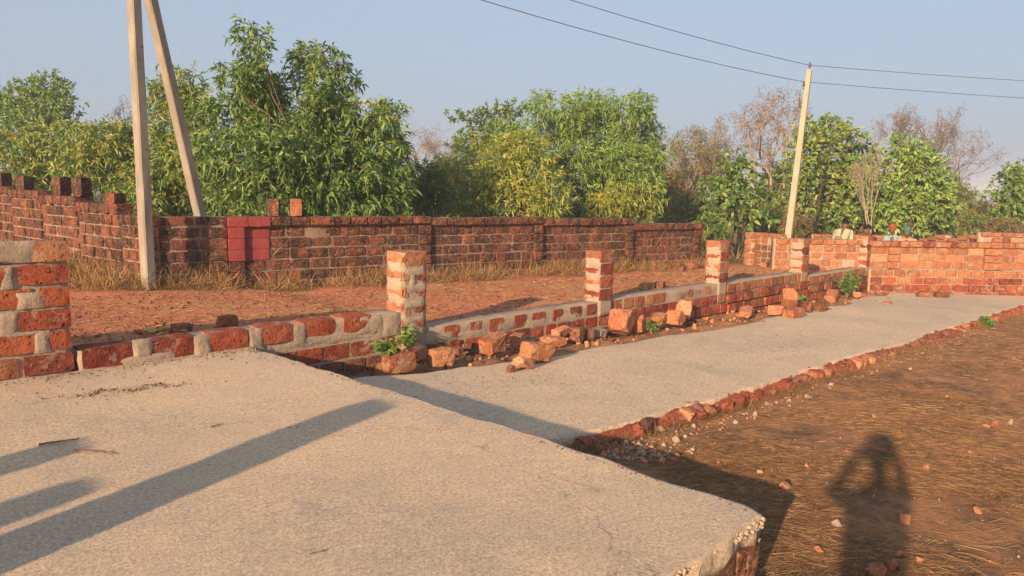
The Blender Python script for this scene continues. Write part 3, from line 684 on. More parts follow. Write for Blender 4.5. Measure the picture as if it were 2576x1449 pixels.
def limbs(name, segs, mat, parent=None, sides=5):
    """segs: list of (p0, p1, r0, r1)"""
    P0 = np.array([s[0] for s in segs], float); P1 = np.array([s[1] for s in segs], float); r0 = np.array([s[2] for s in segs])[:, None]; r1 = np.array([s[3] for s in segs])[:, None]
    d = unit(P1-P0); ref = np.where(np.abs(d[:, 2:3]) > .9, np.array([[1., 0, 0]]), np.array([[0, 0, 1.]])); a = unit(np.cross(d, ref)); b = np.cross(d, a); V = []
    for k in range(sides):
        c, s = math.cos(6.283*k/sides), math.sin(6.283*k/sides); V.append(P0+(a*c+b*s)*r0)
    for k in range(sides):
        c, s = math.cos(6.283*k/sides), math.sin(6.283*k/sides); V.append(P1+(a*c+b*s)*r1)
    V = np.stack(V, 1).reshape(-1, 3); o = np.arange(len(segs))[:, None]*2*sides
    Q = np.concatenate([o+np.array([k, (k+1) % sides, sides+(k+1) % sides, sides+k]) for k in range(sides)])
    return link(name, np_mesh(name, V, [Q], mat, True), parent)
def bent(segs, a, b, r0, r1, n=4, wob=.06):
    a = np.array(a, float); b = np.array(b, float); L = np.linalg.norm(b-a); p = a
    for k in range(1, n+1):
        t = k/n; q = a+(b-a)*t+(rng.normal(0, wob*L, 3) if k < n else 0); q[2] += .05*L*math.sin(math.pi*t)
        segs.append((p, q, r0+(r1-r0)*(k-1)/n, r0+(r1-r0)*k/n)); p = q
    return p
def leafy(name, base_px, depth, lobes, lab, mat, cat='tree', L=.15, Wd=.034, per=9, dens=1.0, droop=.35, bark=BARKD, trunk=.055, spread=.5, stems=3, group=None, fill=.25, mat2=None, frac2=0.0, sprays=True):
    b = gd(*base_px, depth); bz = float(groundz(b.x, b.y)); b = np.array([b.x, b.y, bz])
    t = empty(name, tuple(b)); tag(t, lab, cat, group)
    segs = []; P = []; D = []; P2 = []; D2 = []; tips = []
    st = [b+np.array([*rng.normal(0, .10, 2), -.1]) for _ in range(stems)]
    for s_ in st: segs.append((b+np.array([0, 0, -.12]), s_+np.array([0, 0, .05]), trunk*.5, trunk*.4))
    for (px, py, rx, ry) in lobes:
        dd = depth+rng.uniform(-spread, spread); c = np.array(gd(px, py, dd)); rxm = rx*dd/FPX; rym = ry*dd/FPX
        s0 = st[rng.integers(stems)]; mid = s0+(c-s0)*np.array([.35, .35, .55])+rng.normal(0, .08, 3)
        k = trunk*(.45+.55*min(1, rxm))
        bent(segs, s0, mid, k, k*.7, 4, .03); bent(segs, mid, c, k*.7, k*.3, 4, .05)
        area = math.pi*rxm*rym; nc = max(4, int(area*dens*LAI/(L*Wd*.62)/per))
        u = unit(rng.normal(size=(nc, 3))); r = rng.uniform(fill**2.2, 1.06, nc)**(1/2.2)
        # lumpy outline
        lump = 1+.20*np.sin(u[:, 0]*5+px)+.16*np.sin(u[:, 2]*7+py)+rng.normal(0, .09, nc)
        off = u*r[:, None]*lump[:, None]
        Rt = np.array(CR); Uu = np.array([0, 0, 1.]); Fh = np.array(_fh)
        pos = c+off[:, :1]*Rt*rxm+off[:, 1:2]*Fh*max(.35, .85*(rxm+rym)/2)+off[:, 2:3]*Uu*rym
        for q in pos[:max(5, nc//22)]: bent(segs, c+(q-c)*.12, q, k*.24+.004, .004, 3, .06)
        npl = rng.integers(per-3, per+4, nc); idx = np.repeat(np.arange(nc), npl)
        tw = unit(u*np.array([1, 1, .6])+rng.normal(0, .45, (nc, 3))+np.array([0, 0, .25])); ln = rng.uniform(.3, 1.0, len(idx))
        pp = pos[idx]+tw[idx]*(ln*L*1.5)[:, None]+rng.normal(0, L*.10, (len(idx), 3))
        dd_ = tw[idx]*.55+rng.normal(0, .62, (len(idx), 3))+np.array([0, 0, -.12])
        if mat2 is not None:
            m = (rng.uniform(size=nc) < frac2)[idx]; P2.append(pp[m]); D2.append(dd_[m]); pp = pp[~m]; dd_ = dd_[~m]
        P.append(pp); D.append(dd_)
    bl = Matrix.Translation(Vector(b)); 
    sg = [(a-b, c-b, r0, r1) for a, c, r0, r1 in segs]
    limbs('trunk', sg, bark, t)
    P = np.concatenate(P)-b; D = np.concatenate(D); n = len(P)
    blades('crown', P, D, L*rng.uniform(.65, 1.25, n), Wd*rng.uniform(.7, 1.25, n), droop*rng.uniform(.3, 1.6, n), mat, t)
    if P2:
        P = np.concatenate(P2)-b; D = np.concatenate(D2); n = len(P)
        if n: blades('crown', P, D, L*rng.uniform(.65, 1.25, n), Wd*rng.uniform(.7, 1.25, n), droop*rng.uniform(.3, 1.6, n), mat2, t)
    return t
LAI = 6.5
def bare(name, base_px, depth, top_px, width_px, lab, bark=BARKP, leaf=None, leafn=0, r0=.09, levels=6, lean=0, seed=1, group=None, umbrella=.7, cat='tree', L=.07, Wd=.03):
    rg = np.random.default_rng(seed); b = gd(*base_px, depth); bz = float(groundz(b.x, b.y)); b = np.array([b.x, b.y, bz]); tp = np.array(gd(*top_px, depth)); H = tp[2]-bz; Wm = width_px*1.3*depth/FPX/2
    t = empty(name, tuple(b)); tag(t, lab, cat, group); segs = []; tips = []
    Rt = np.array(CR)
    def grow(p, d, ln, r, lv):
        q = p
        for k in range(3):
            d = unit(d+rg.normal(0, .13, 3)+np.array([0, 0, .05])); e = q+d*ln/3; segs.append((q, e, r*(1-.1*k), r*(.9-.1*k))); q = e
            for _ in range(2 if lv >= 3 else (1 if lv == 2 else 0)): 
                s = unit(d+rg.normal(0, .75, 3)); segs.append((q, q+s*ln*.35, r*.35, .003)); tips.append(q+s*ln*.35)
        if lv == levels: tips.append(q); return
        for _ in range(2 if lv > 1 else 3):
            s = rg.normal(0, 1, 3); s[2] *= .55; nd = unit(d*.95+unit(s)*umbrella*(.7+.12*lv)+np.array([0, 0, .12]))
            grow(q, nd, ln*rg.uniform(.68, .86), r*.62, lv+1)
    top_dir = unit((tp-b)/max(H, .1)+np.array([0, 0, .2]))
    grow(np.zeros(3)-np.array([0, 0, .15]), top_dir, H*.36, r0, 0)
    A = np.array([s[1] for s in segs]); zmax = A[:, 2].max(); sx = np.abs(A@Rt).max(); kz = H/zmax; kx = Wm/max(sx, .01)
    cen = float(np.mean(A@Rt)); 
    def fix(p):
        p = np.array(p); h = np.clip(p[2]*kz/H, 0, 1); lat = p[0:2]*kx; return np.array([lat[0], lat[1], p[2]*kz])+(tp-b)*np.array([1, 1, 0])*h*.0
    segs = [(fix(a), fix(c), r0_, r1_) for a, c, r0_, r1_ in segs]
    limbs('trunk', segs, bark, t, 4)
    if leaf is not None and leafn:
        T = np.array([fix(p) for p in tips]); idx = rg.integers(0, len(T), leafn); P = T[idx]+rg.normal(0, .07, (leafn, 3)); D = rg.normal(size=(leafn, 3))
        blades('crown', P, D, L*rg.uniform(.6, 1.2, leafn), Wd*rg.uniform(.7, 1.2, leafn), .2, leaf, t)
    return t

# ---------------------------------------------------------------- trees, near to far
leafy('leafy_tree', (800, 560), 15.4, [(632, 105, 34, 34), (648, 150, 14, 40), (600, 190, 55, 26), (650, 215, 50, 45), (680, 250, 40, 40), (640, 265, 55, 30), (775, 150, 48, 22), (820, 165, 36, 32), (755, 195, 34, 26), (862, 205, 34, 20), (815, 225, 45, 34), (805, 275, 60, 45),
      (565, 300, 60, 45), (700, 320, 95, 60), (850, 315, 90, 55), (935, 300, 50, 35), (985, 300, 28, 34), (960, 360, 55, 45), (760, 400, 130, 85), (590, 400, 90, 75), (890, 420, 110, 85), (985, 430, 35, 50), (560, 480, 60, 55), (680, 490, 120, 60), (850, 500, 130, 60), (980, 500, 50, 50)],
      'tallest dense leafy tree with dark sickle leaves behind the weathered wall', L_DARK, L=.165, Wd=.040, dens=1.05, spread=.75, droop=.4, stems=4, mat2=L_MID, frac2=.35, trunk=.045)
leafy('leafy_tree', (440, 560), 16.8, [(450, 205, 45, 28), (430, 250, 55, 40), (490, 270, 50, 45), (445, 330, 70, 50), (480, 400, 65, 55), (410, 410, 50, 60), (450, 480, 80, 60), (370, 480, 50, 60)],
      'yellowish leafy tree seen between the two left poles', L_MID, L=.15, Wd=.034, dens=.95, mat2=L_YEL, frac2=.45, stems=3)
leafy('bush', (60, 480), 21, [(30, 370, 60, 45), (100, 360, 70, 40), (60, 430, 90, 55), (140, 430, 60, 50)], 'light green bush above the receding wall at the left picture edge', L_YEL, 'bush', L=.17, Wd=.04, mat2=L_MID, frac2=.5, stems=3)
leafy('bush', (250, 500), 19.5, [(200, 350, 50, 40), (270, 350, 60, 45), (330, 380, 50, 60), (230, 420, 80, 60), (310, 450, 60, 60)], 'yellow green bush just left of the upright pole', L_MID, 'bush', L=.16, Wd=.038, mat2=L_YEL, frac2=.55, stems=3)
leafy('leafy_tree', (90, 470), 30, [(60, 250, 70, 34), (120, 225, 60, 34), (150, 265, 45, 30), (30, 285, 60, 34), (90, 305, 80, 34), (140, 315, 45, 22)], 'spreading green tree rising at the far left', L_MID, L=.17, Wd=.06, dens=.85, droop=.1, spread=.8, trunk=.10)
bare('sparse_tree', (275, 470), 33, (270, 245), 150, 'thin crowned dark tree behind the bushes left of the upright pole', BARK, L_OLIVE, 2600, r0=.09, seed=3, levels=5, umbrella=.9)
leafy('bush', (1085, 560), 17.6, [(1060, 450, 40, 40), (1100, 480, 45, 55), (1050, 510, 50, 40)], 'dark fine leaved bush right of the tallest tree', L_DARK, 'bush', L=.13, Wd=.024, dens=1.0, stems=2)
leafy('leafy_tree', (1530, 570), 21.0, [(1360, 255, 24, 22), (1350, 290, 20, 26), (1500, 265, 50, 28), (1440, 285, 50, 35), (1590, 270, 45, 30), (1400, 335, 60, 45), (1510, 330, 80, 60), (1610, 340, 50, 55), (1640, 400, 30, 40), (1460, 410, 90, 65), (1580, 420, 75, 70), (1520, 490, 100, 60), (1620, 490, 40, 50), (1300, 355, 50, 40)],
      'tall feathery green tree behind the middle of the weathered wall', L_MID, L=.165, Wd=.030, dens=.95, spread=.9, droop=.4, mat2=L_LIGHT, frac2=.35, stems=5)
leafy('leafy_tree', (1300, 560), 18.9, [(1230, 390, 55, 40), (1310, 370, 55, 35), (1260, 440, 75, 60), (1340, 430, 65, 60), (1170, 460, 35, 60), (1300, 500, 100, 55), (1390, 500, 50, 45), (1200, 520, 50, 35)],
      'bright yellow green tree left of the feathery green one', L_YEL, L=.155, Wd=.030, dens=1.0, droop=.4, mat2=L_MID, frac2=.28, stems=4)
leafy('bush', (1590, 560), 19.8, [(1560, 500, 45, 35), (1610, 505, 45, 35), (1510, 520, 40, 30)], 'low yellow bush peeping over the wall under the feathery tree', L_YEL, 'bush', L=.15, Wd=.03, dens=.8, droop=.5, stems=2)
leafy('leafy_tree', (1230, 540), 34, [(1180, 300, 40, 14), (1240, 290, 45, 22), (1290, 280, 30, 18), (1210, 345, 60, 26), (1270, 330, 50, 30), (1170, 370, 40, 26)], 'dark flat crowned tree far behind the yellow green tree', L_DARK, L=.2, Wd=.09, dens=.8, droop=.1, trunk=.12, spread=.8)
bare('bare_tree', (1085, 545), 38, (1090, 318), 210, 'pale bare branched tree in the gap beside the tallest tree', BARKP, L_BROWN, 2600, r0=.12, seed=5, levels=6, L=.09)
bare('bare_tree', (1920, 570), 33, (1915, 222), 260, 'tall bare brown tree left of the far pole', BARKP, L_BROWN, 3600, r0=.16, seed=8, levels=6, umbrella=.9, L=.10)
bare('bare_tree', (1745, 570), 31, (1750, 315), 210, 'sparse pale tree with thin leaves left of the tall bare tree', BARKP, L_OLIVE, 3600, r0=.10, seed=12, levels=6, L=.12)
bare('bare_tree', (1840, 570), 36, (1830, 300), 160, 'small twiggy tree between the two bare trees', BARK, L_OLIVE, 1800, r0=.08, seed=15, levels=5, L=.12)
leafy('bush', (1850, 575), 25, [(1845, 420, 40, 26), (1800, 460, 34, 30), (1860, 470, 45, 34), (1900, 490, 34, 40), (1810, 510, 45, 34), (1870, 530, 60, 36)], 'dark broad leaved bush left of the far pole', L_DARK, 'bush', L=.20, Wd=.10, dens=.8, droop=.3, per=7, mat2=L_MID, frac2=.3, stems=3)
leafy('bush', (1790, 580), 21.5, [(1785, 560, 26, 24), (1800, 580, 26, 22)], 'small dark shrub at the end of the weathered wall', L_DARK, 'bush', L=.12, Wd=.05, stems=2)
leafy('leafy_tree', (2080, 580), 28, [(2080, 320, 60, 28), (2030, 350, 45, 30), (2130, 345, 40, 30), (2080, 390, 70, 34), (2010, 430, 50, 40), (2090, 450, 80, 50), (2050, 520, 85, 50), (2130, 530, 60, 45), (1995, 500, 40, 40), (2100, 550, 80, 34), (2040, 560, 60, 30), (2130, 470, 50, 40)], 'green broad leaved tree right behind the far pole', L_MID, L=.19, Wd=.085, dens=.75, droop=.25, per=7, mat2=L_YEL, frac2=.2, stems=3, trunk=.10, spread=.8)
leafy('leafy_tree', (2270, 580), 27, [(2280, 380, 50, 34), (2320, 420, 45, 45), (2250, 430, 55, 40), (2310, 480, 60, 50), (2230, 490, 70, 45), (2290, 530, 80, 40), (2370, 510, 34, 34), (2350, 470, 40, 50), (2240, 550, 70, 30), (2330, 555, 60, 26), (2200, 540, 50, 36)], 'bright green rounded tree right of the far pole', L_LIGHT, L=.19, Wd=.08, dens=.8, droop=.25, per=7, mat2=L_MID, frac2=.35, stems=3, trunk=.10)
leafy('leafy_tree', (2180, 580), 29, [(2170, 400, 45, 40), (2160, 470, 60, 50), (2180, 530, 60, 40)], 'dark green tree in between the two broad leaved trees', L_DARK, L=.19, Wd=.08, dens=.8, droop=.25, per=7, stems=2)
bare('bare_tree', (2195, 575), 24.5, (2200, 360), 110, 'grey upright twiggy bare shrub before the bright green tree', BARKP, None, 0, r0=.05, seed=22, levels=6, umbrella=.45)
bare('sparse_tree', (2290, 575), 36, (2270, 255), 230, 'tall brown leaved sparse tree rising behind the green trees', BARK, L_BROWN, 4200, r0=.14, seed=25, levels=6, umbrella=.8)
bare('sparse_tree', (2410, 570), 37, (2400, 300), 240, 'drooping sparse brown tree at the right against the haze', BARK, L_BROWN, 3800, r0=.10, seed=29, levels=6, umbrella=.95)
leafy('leafy_tree', (2570, 570), 31, [(2560, 440, 40, 26), (2550, 480, 45, 40), (2600, 470, 60, 60), (2570, 530, 60, 40), (2640, 500, 50, 60)], 'round green tree cut by the right picture edge', L_MID, L=.18, Wd=.08, dens=.85, droop=.2, per=7, stems=2)
SH = [(1690, 530, 26, 50, 36, 0), (1660, 480, 29, 45, 60, 1), (1740, 520, 30, 60, 45, 1), (1760, 560, 27, 50, 30, 0), (1700, 570, 24.5, 50, 20, 1), (1950, 520, 32, 50, 50, 1), (1930, 560, 28, 60, 30, 0), (2010, 565, 27, 50, 26, 1), (2150, 575, 27.5, 60, 22, 1),
      (2400, 545, 33, 50, 26, 1), (2450, 560, 30, 60, 22, 0), (2520, 575, 28, 60, 20, 1), (2360, 570, 29, 50, 22, 0), (2230, 575, 28.5, 60, 18, 1), (1150, 500, 24, 40, 50, 1), (1020, 480, 23, 40, 60, 1), (540, 500, 20, 60, 60, 0), (330, 500, 23, 60, 60, 1), (1430, 540, 24, 80, 30, 0), (1700, 470, 34, 60, 60, 1), (1790, 430, 38, 60, 60, 1), (1960, 470, 36, 50, 70, 0), (2400, 500, 36, 60, 50, 0), (2480, 540, 38, 60, 34, 1), (1130, 440, 30, 50, 60, 0)]
where = ['behind the low end of the old wall', 'under the sparse pale tree', 'at the foot of the sparse pale tree', 'beside the small dark shrub', 'just over the low end of the old wall', 'left of the far pole', 'in the shade left of the far pole', 'at the foot of the far pole', 'behind the bending worker',
         'below the drooping brown tree', 'in the dry field at right', 'before the right edge tree', 'right of the bright green tree', 'behind the standing workers', 'left of the yellow green tree', 'between tallest tree and dark bush', 'behind the strut pole foot', 'behind the upright pole', 'under the feathery tree', 'filling the gap right of the feathery tree', 'behind the dark broad leaved bush', 'behind the far pole between the trees', 'right of the bright green tree, taller one', 'far out in the field near the right edge', 'in the gap under the pale bare tree']
for (px, py, dp, rx, ry, c), wh in zip(SH, where):
    leafy('scrub_bush', (px, py+ry), dp, [(px-rx*.4, py, rx*.6, ry*.8), (px+rx*.4, py+ry*.2, rx*.6, ry*.8), (px, py-ry*.3, rx*.5, ry*.6)], ('olive green' if c == 0 else 'dry brownish')+' scrub bush '+wh, L_OLIVE, 'bush', L=.15, Wd=.04, dens=.8, mat2=L_BROWN if c else L_MID, frac2=.4, stems=2, trunk=.03, group='scrub beyond the walls')
# far wood along the plain: one mass
n = 9000; th = rng.uniform(R(-5), R(95), n); rd = rng.uniform(55, 230, n)**1.0; X = rd*np.cos(th); Y = rd*np.sin(th)
keep = fbm2(X, Y, 77, .045, 3) > -.05; X, Y, rd = X[keep], Y[keep], rd[keep]; Z = groundz(X, Y)
k = 26; idx = np.repeat(np.arange(len(X)), k); hgt = rng.uniform(.8, 3.0, len(X))[idx]
P = np.stack([X[idx]+rng.normal(0, .8, len(idx)), Y[idx]+rng.normal(0, .8, len(idx)), Z[idx]+hgt*rng.uniform(0, 1, len(idx))**.7], 1)
far = blades('distant_wood', P, rng.normal(size=(len(P), 3)), .7*rng.uniform(.6, 1.3, len(P)), .42, .2, L_OLIVE); tag(far, 'distant scrub woodland on the plain', kind='stuff'); 

# ---------------------------------------------------------------- loose rubble
def rubble_mesh(seed, mat, cut=.35, rough=.035, blocky=True):
    """a broken block: hull of a jittered box with corners struck off, roughened"""
    r = np.random.default_rng(seed); bm = bmesh.new()
    for sx in (-1, 1):
        for sy in (-1, 1):
            for sz in (-1, 1):
                c = np.array([sx, sy, sz])*.5
                if r.uniform() < cut:
                    for ax in range(3): q = c.copy(); q[ax] *= r.uniform(-.1, .55); bm.verts.new(q+r.normal(0, .03, 3))
                else: bm.verts.new(c*r.uniform(.85, 1.0)+r.normal(0, .03, 3))
    bmesh.ops.convex_hull(bm, input=bm.verts)
    bmesh.ops.delete(bm, geom=[v for v in bm.verts if not v.link_faces], context='VERTS')
    bmesh.ops.bevel(bm, geom=list(bm.edges), offset=.05, segments=1, affect='EDGES', clamp_overlap=True)
    bmesh.ops.triangulate(bm, faces=bm.faces)
    bmesh.ops.subdivide_edges(bm, edges=bm.edges, cuts=1, use_grid_fill=True)
    for v in bm.verts: v.co += v.co.normalized()*float(r.normal(0, rough*.6))
    return bm_mesh(bm, 'rubble', mat)
def rest(px, py, z): 
    p = gz(px, py, z); return p
def put(px, py, size, mat, lab, seed, rot=(0, 0, 0), cut=.35, z=None, name='broken_block', cat='block', group='rubble blocks along the low wall', lift=0, blocky=None):
    """px, py: where it touches the ground; size (l, d, h) in metres"""
    zz = -.45; size = tuple(v*.84 for v in size)
    for _ in range(6):
        p = gz(px, py, zz); zz = (z if z is not None else float(slab2z(p.x)))
    p = gz(px, py, zz)
    if blocky: me = block_mesh(seed, mat, .16, .05, (5, 3, 3))
    else: me = rubble_mesh(seed, mat, cut)
    o = link(name, me, None, (p.x, p.y, 0), (R(rot[0]), R(rot[1]), R(rot[2])), size)
    M = o.rotation_euler.to_matrix(); lo = min((M @ Vector((v.co.x*size[0], v.co.y*size[1], v.co.z*size[2]))).z for v in me.vertices)
    o.location = Vector((p.x, p.y, zz-lo-.012+lift)) + Vector((_fh.x, _fh.y, 0))*size[1]*.35
    tag(o, lab, cat, group); return o
ORG, SAL = LATO, LATFRESH
put(1000, 936, (.40, .26, .22), ORG, 'squared block with orange end and dark face nearest the slab corner', 501, (4, -3, -8), blocky=True)
put(1040, 905, (.34, .24, .19), SAL, 'salmon broken block behind the nearest rubble pair', 502, (10, 6, 20), .3)
put(1110, 922, (.32, .22, .24), ORG, 'squared orange block with soot dark face, second from the slab corner', 503, (0, 0, -14), blocky=True)
put(1240, 893, (.42, .26, .24), ORG, 'rounded orange block lying tilted below the low wall', 504, (0, -12, 12), .5)
put(1302, 875, (.26, .2, .22), ORG, 'small orange block tucked behind the rounded one', 505, (0, 0, 30), .3)
shard = put(1318, 930, (.28, .18, .13), SAL, 'pale wedge stone propping up a block on the slab', 507, (0, 14, 10), .6)
put(1350, 913, (.46, .28, .25), ORG, 'orange block propped on a wedge, casting shadow on the slab', 506, (3, 9, -6), lift=.0, blocky=True)
put(1285, 936, (.10, .09, .09), LATDARK, 'small round brown stone on the slab before the propped block', 508, cut=.6, group='single stones on the slab')
put(1402, 850, (.42, .3, .16), SAL, 'flat salmon slab of stone leaning by the low wall', 509, (12, -8, 10), .5)
put(1392, 872, (.36, .26, .14), SAL, 'flat salmon piece in front of the leaning one', 510, (4, 4, -10), .5)
put(1452, 862, (.24, .2, .24), LATDARK, 'dark block in the shade beside the flat salmon pieces', 511, (0, 6, 20), .4)
put(1478, 856, (.2, .2, .2), LATDARK, 'second dark block in the shade below the second pillar', 512, (0, -6, -20), .4)
put(1508, 848, (.26, .22, .13), STONE, 'pale whitish stone among the rubble below the second pillar', 513, (0, 0, 10), .6)
put(1565, 846, (.40, .34, .38), SAL, 'large pointed salmon stone standing by the slab edge', 514, (0, 20, 15), .75)
put(1604, 838, (.22, .24, .30), SAL, 'thin salmon stone leaning right of the pointed one', 515, (0, -20, 20), .5)
put(1660, 822, (.32, .24, .22), ORG, 'orange block over the small green weeds', 516, (6, -8, 10), .4)
put(1700, 822, (.36, .3, .28), SAL, 'salmon broken block at the right end of the nearer rubble', 517, (0, 8, 8), .3)
put(1722, 808, (.34, .3, .36), SAL, 'angular salmon block leaning on the wall above its neighbour', 518, (10, 30, 30), .4)
put(1880, 797, (.44, .26, .14), SAL, 'low salmon piece alone between two rubble heaps', 519, (0, -10, 20), .5)
put(1958, 795, (.36, .3, .2), SAL, 'flat salmon block left end of the farther heap', 520, (0, 5, 10), .4)
put(2000, 800, (.46, .3, .2), ORG, 'long orange block front of the farther heap', 521, (0, -4, -8), .3)
put(1990, 782, (.50, .36, .32), SAL, 'triangular salmon stone topping the farther heap', 541, (0, 38, 25), .6)
put(2032, 786, (.26, .22, .2), LATDARK, 'dark mottled block right of the triangular stone', 523, (0, 8, 14), .4)
put(2066, 784, (.26, .22, .22), LATDARK, 'dark and pale block at the right end of the farther heap', 524, (0, -8, -14), .4)
put(2096, 758, (.55, .3, .18), SAL, 'long tilted salmon piece left of the far green weed', 525, (8, -14, 14), .4)
put(2160, 752, (.3, .22, .16), SAL, 'small salmon piece right of the far green weed', 526, (0, 10, 14), .5)
put(2328, 748, (.40, .22, .16), LATDARK, 'dark block on the slab before the cross wall, left of two', 527, (0, 0, -42), blocky=True)
put(2372, 749, (.38, .22, .16), LATDARK, 'dark block on the slab before the cross wall, right of two', 528, (0, 0, -40), blocky=True)
put(2235, 764, (.34, .2, .05), SAL, 'flat broken flake on the slab near the cross wall', 529, (0, 0, 10), .5, group='single stones on the slab')
put(568, 822, (.24, .18, .16), ORG, 'orange block on the track just behind the low wall', 531, (0, 0, 12), z=.02, blocky=True, group='blocks on the track')
put(452, 838, (.22, .16, .12), LATDARK, 'dark lump on the track beside yellow leaves behind the low wall', 532, (0, 0, 12), .5, z=.03, group='blocks on the track')
put(1628, 730, (.32, .2, .17), ORG, 'orange block behind the wall, left of two on the track', 533, (0, 0, 5), .2, z=-.15, group='blocks on the track')
put(1662, 726, (.26, .2, .16), LATDARK, 'darker block behind the wall, right of two on the track', 534, (0, 0, 12), .3, z=-.15, group='blocks on the track')
put(1715, 683, (.26, .2, .14), LATDARK, 'dark block in dry grass at the end of the old wall', 535, (0, 0, 12), .3, z=-.2, group='blocks on the track')
put(1745, 676, (.3, .2, .18), LATDARK, 'dark block leaning at the corner of the old wall end', 536, (0, 0, 0), .3, z=-.2, group='blocks on the track')
put(1952, 672, (.3, .2, .2), ORG, 'orange block at the foot of the far pole', 537, (0, 0, 30), .2, z=-.33, group='blocks on the track')
put(1925, 674, (.3, .2, .18), ORG, 'orange block beside the wall stub pillar', 538, (0, 0, 10), .3, z=-.33, group='blocks on the track')
# rubble in the dark pocket behind the slab corner
for k, (px, py, s) in enumerate(((905, 915, .16), (930, 925, .12), (955, 915, .18), (870, 900, .14), (980, 905, .14), (1150, 890, .12), (1175, 880, .14), (1330, 872, .12))):
    put(px, py, (s*1.2, s, s*.8), LATDARK, ['brown stone in the dark pocket nearest the slab', 'small brown stone low in the dark pocket', 'brown stone in the pocket below the weed', 'stone against the slab edge in the dark pocket', 'stone under the weed leaves', 'small stone right of the squared orange block', 'small stone left of the rounded orange block', 'small stone between the two orange blocks'][k], 560+k, (0, 0, 20*k), .6, z=-.56 if k < 5 else None, name='stone', cat='stone', group='stones among the rubble')
# stones on the dirt
SM = [rubble_mesh(600+i, m_, .6, .05) for i, m_ in enumerate((LATFRESH, LATO, STONE, LATFRESH, STONE, LATDARK))]
spots = [(1975, 1228, .09, 1), (1912, 1190, .05, 0), (2275, 1315, .10, 3), (1560*1.0+640, 1445, .12, 1), (2105, 1325, .07, 4), (2480, 1075, .06, 0), (2500, 1070, .08, 1), (2265, 1398, .06, 0), (2310, 1412, .06, 1), (1695, 1160, .05, 0), (2030, 1175, .05, 3), (2240, 1430, .09, 1), (2060, 1390, .06, 0), (2440, 1140, .05, 1), (2540, 1065, .07, 4), (1810, 1170, .05, 1), (1700, 1110, .07, 4), (1660, 1085, .08, 4), (1745, 1075, .06, 2), (1850, 1065, .05, 4), (1900, 1045, .06, 2), (1930, 1020, .07, 4), (1985, 1010, .05, 4), (2030, 1000, .06, 2), (2090, 970, .06, 4), (2380, 1000, .05, 0), (2290, 930, .05, 4), (2200, 1050, .05, 0), (2330, 1180, .06, 1), (2460, 1290, .07, 1)]
def dirt_at(px, py):
    z = -.5
    for _ in range(8): p = gz(px, py, z); z = float(groundz(p.x, p.y))
    return gz(px, py, z)
words = ['orange stone beside the slab shadow', 'tiny orange stone just past the slab shadow', 'orange stone right of the person shadow', 'lowest orange stone at the bottom edge of the dirt', 'grey stone inside the person shadow', 'small pink stone in the right dirt, left of a pair', 'orange stone in the right dirt, right of a pair', 'small stone below the person shadow', 'small orange stone at lower right', 'pink chip left in the dirt', 'pink chip above the slab shadow end', 'orange stone in the legs shadow at the bottom', 'small stone in the shadow of the legs', 'orange chip in the right dirt', 'pale stone near the right edge', 'orange chip near the chipped slab corner', 'pale rubble chip by the chipped corner', 'large pale chip by the first kerb block', 'grey chip by the kerb', 'pale chip beside the kerb', 'grey chip a little farther along the kerb', 'pale stone below the kerb middle', 'pale chip below the kerb middle', 'grey chip near the kerb middle', 'pale chip near the dark kerb stretch', 'pink chip in the dark dry grass', 'pale chip near the far kerb', 'pink chip above the person shadow head', 'orange stone right of the shadow head', 'orange stone in the lower right straw']
for (px, py, s, k), wd in zip(spots, words):
    p = dirt_at(px, py); o = link('stone', SM[k], None, (p.x, p.y, p.z+s*.15), (random.random(), random.random(), random.random()*6), (s*.8, s*.68, s*.5)); tag(o, wd, 'stone', 'stones on the dirt')
# the ragged heap of spoil at the chipped slab corner and gravel: stuff
def pebbles(name, n, fn, mats, smin, smax, lab):
    for mi, mt in enumerate(mats):
        base = bmesh.new(); bmesh.ops.create_icosphere(base, subdivisions=1, radius=.5); bv = np.array([v.co[:] for v in base.verts]); bf = np.array([[v.index for v in f.verts] for f in base.faces]); base.free()
        XY = fn(n); z = groundz(XY[:, 0], XY[:, 1]) if XY.shape[1] == 2 else XY[:, 2]; s = smin*(smax/smin)**(rng.uniform(0, 1, len(XY))**2.2)
        V = bv[None]*(s[:, None, None]*rng.uniform(.6, 1.2, (len(XY), 1, 3)))*(1+rng.normal(0, .14, (len(XY), len(bv), 1)))
        V[..., 0] += XY[:, None, 0]; V[..., 1] += XY[:, None, 1]; V[..., 2] += (z+s*.2)[:, None]
        F = (bf[None]+(np.arange(len(XY))*len(bv))[:, None, None]).reshape(-1, 3)
        tag(link(name, np_mesh(name, V.reshape(-1, 3), [F], mt)), lab[mi], kind='stuff')
def near_dirt(n):
    out = []
    while sum(len(o_) for o_ in out) < n:
        r = 3.2*(22/3.2)**rng.uniform(0, 1, n); a = rng.uniform(R(2), R(46), n); X = r*np.cos(a); Y = r*np.sin(a); k = (Y < 3.66) & (X > 3.2) | (Y < 1.55); out.append(np.stack([X[k], Y[k]], 1))
    return np.concatenate(out)[:n]
pebbles('gravel', 1000, near_dirt, (LATFRESH, STONE), .006, .022, ('scattered red gravel on the dirt', 'scattered pale gravel on the dirt'))
def track_pts(n):
    X = 2+rng.uniform(0, 1, n)**1.3*16; Y = 7.35+rng.uniform(0, 1, n)*np.clip(11.3-.175*(X-4)-7.35, .4, 9); return np.stack([X, Y], 1)
pebbles('track_gravel', 2600, track_pts, (LATO, LATDARK), .012, .05, ('loose orange gravel on the track', 'loose dark gravel on the track'))
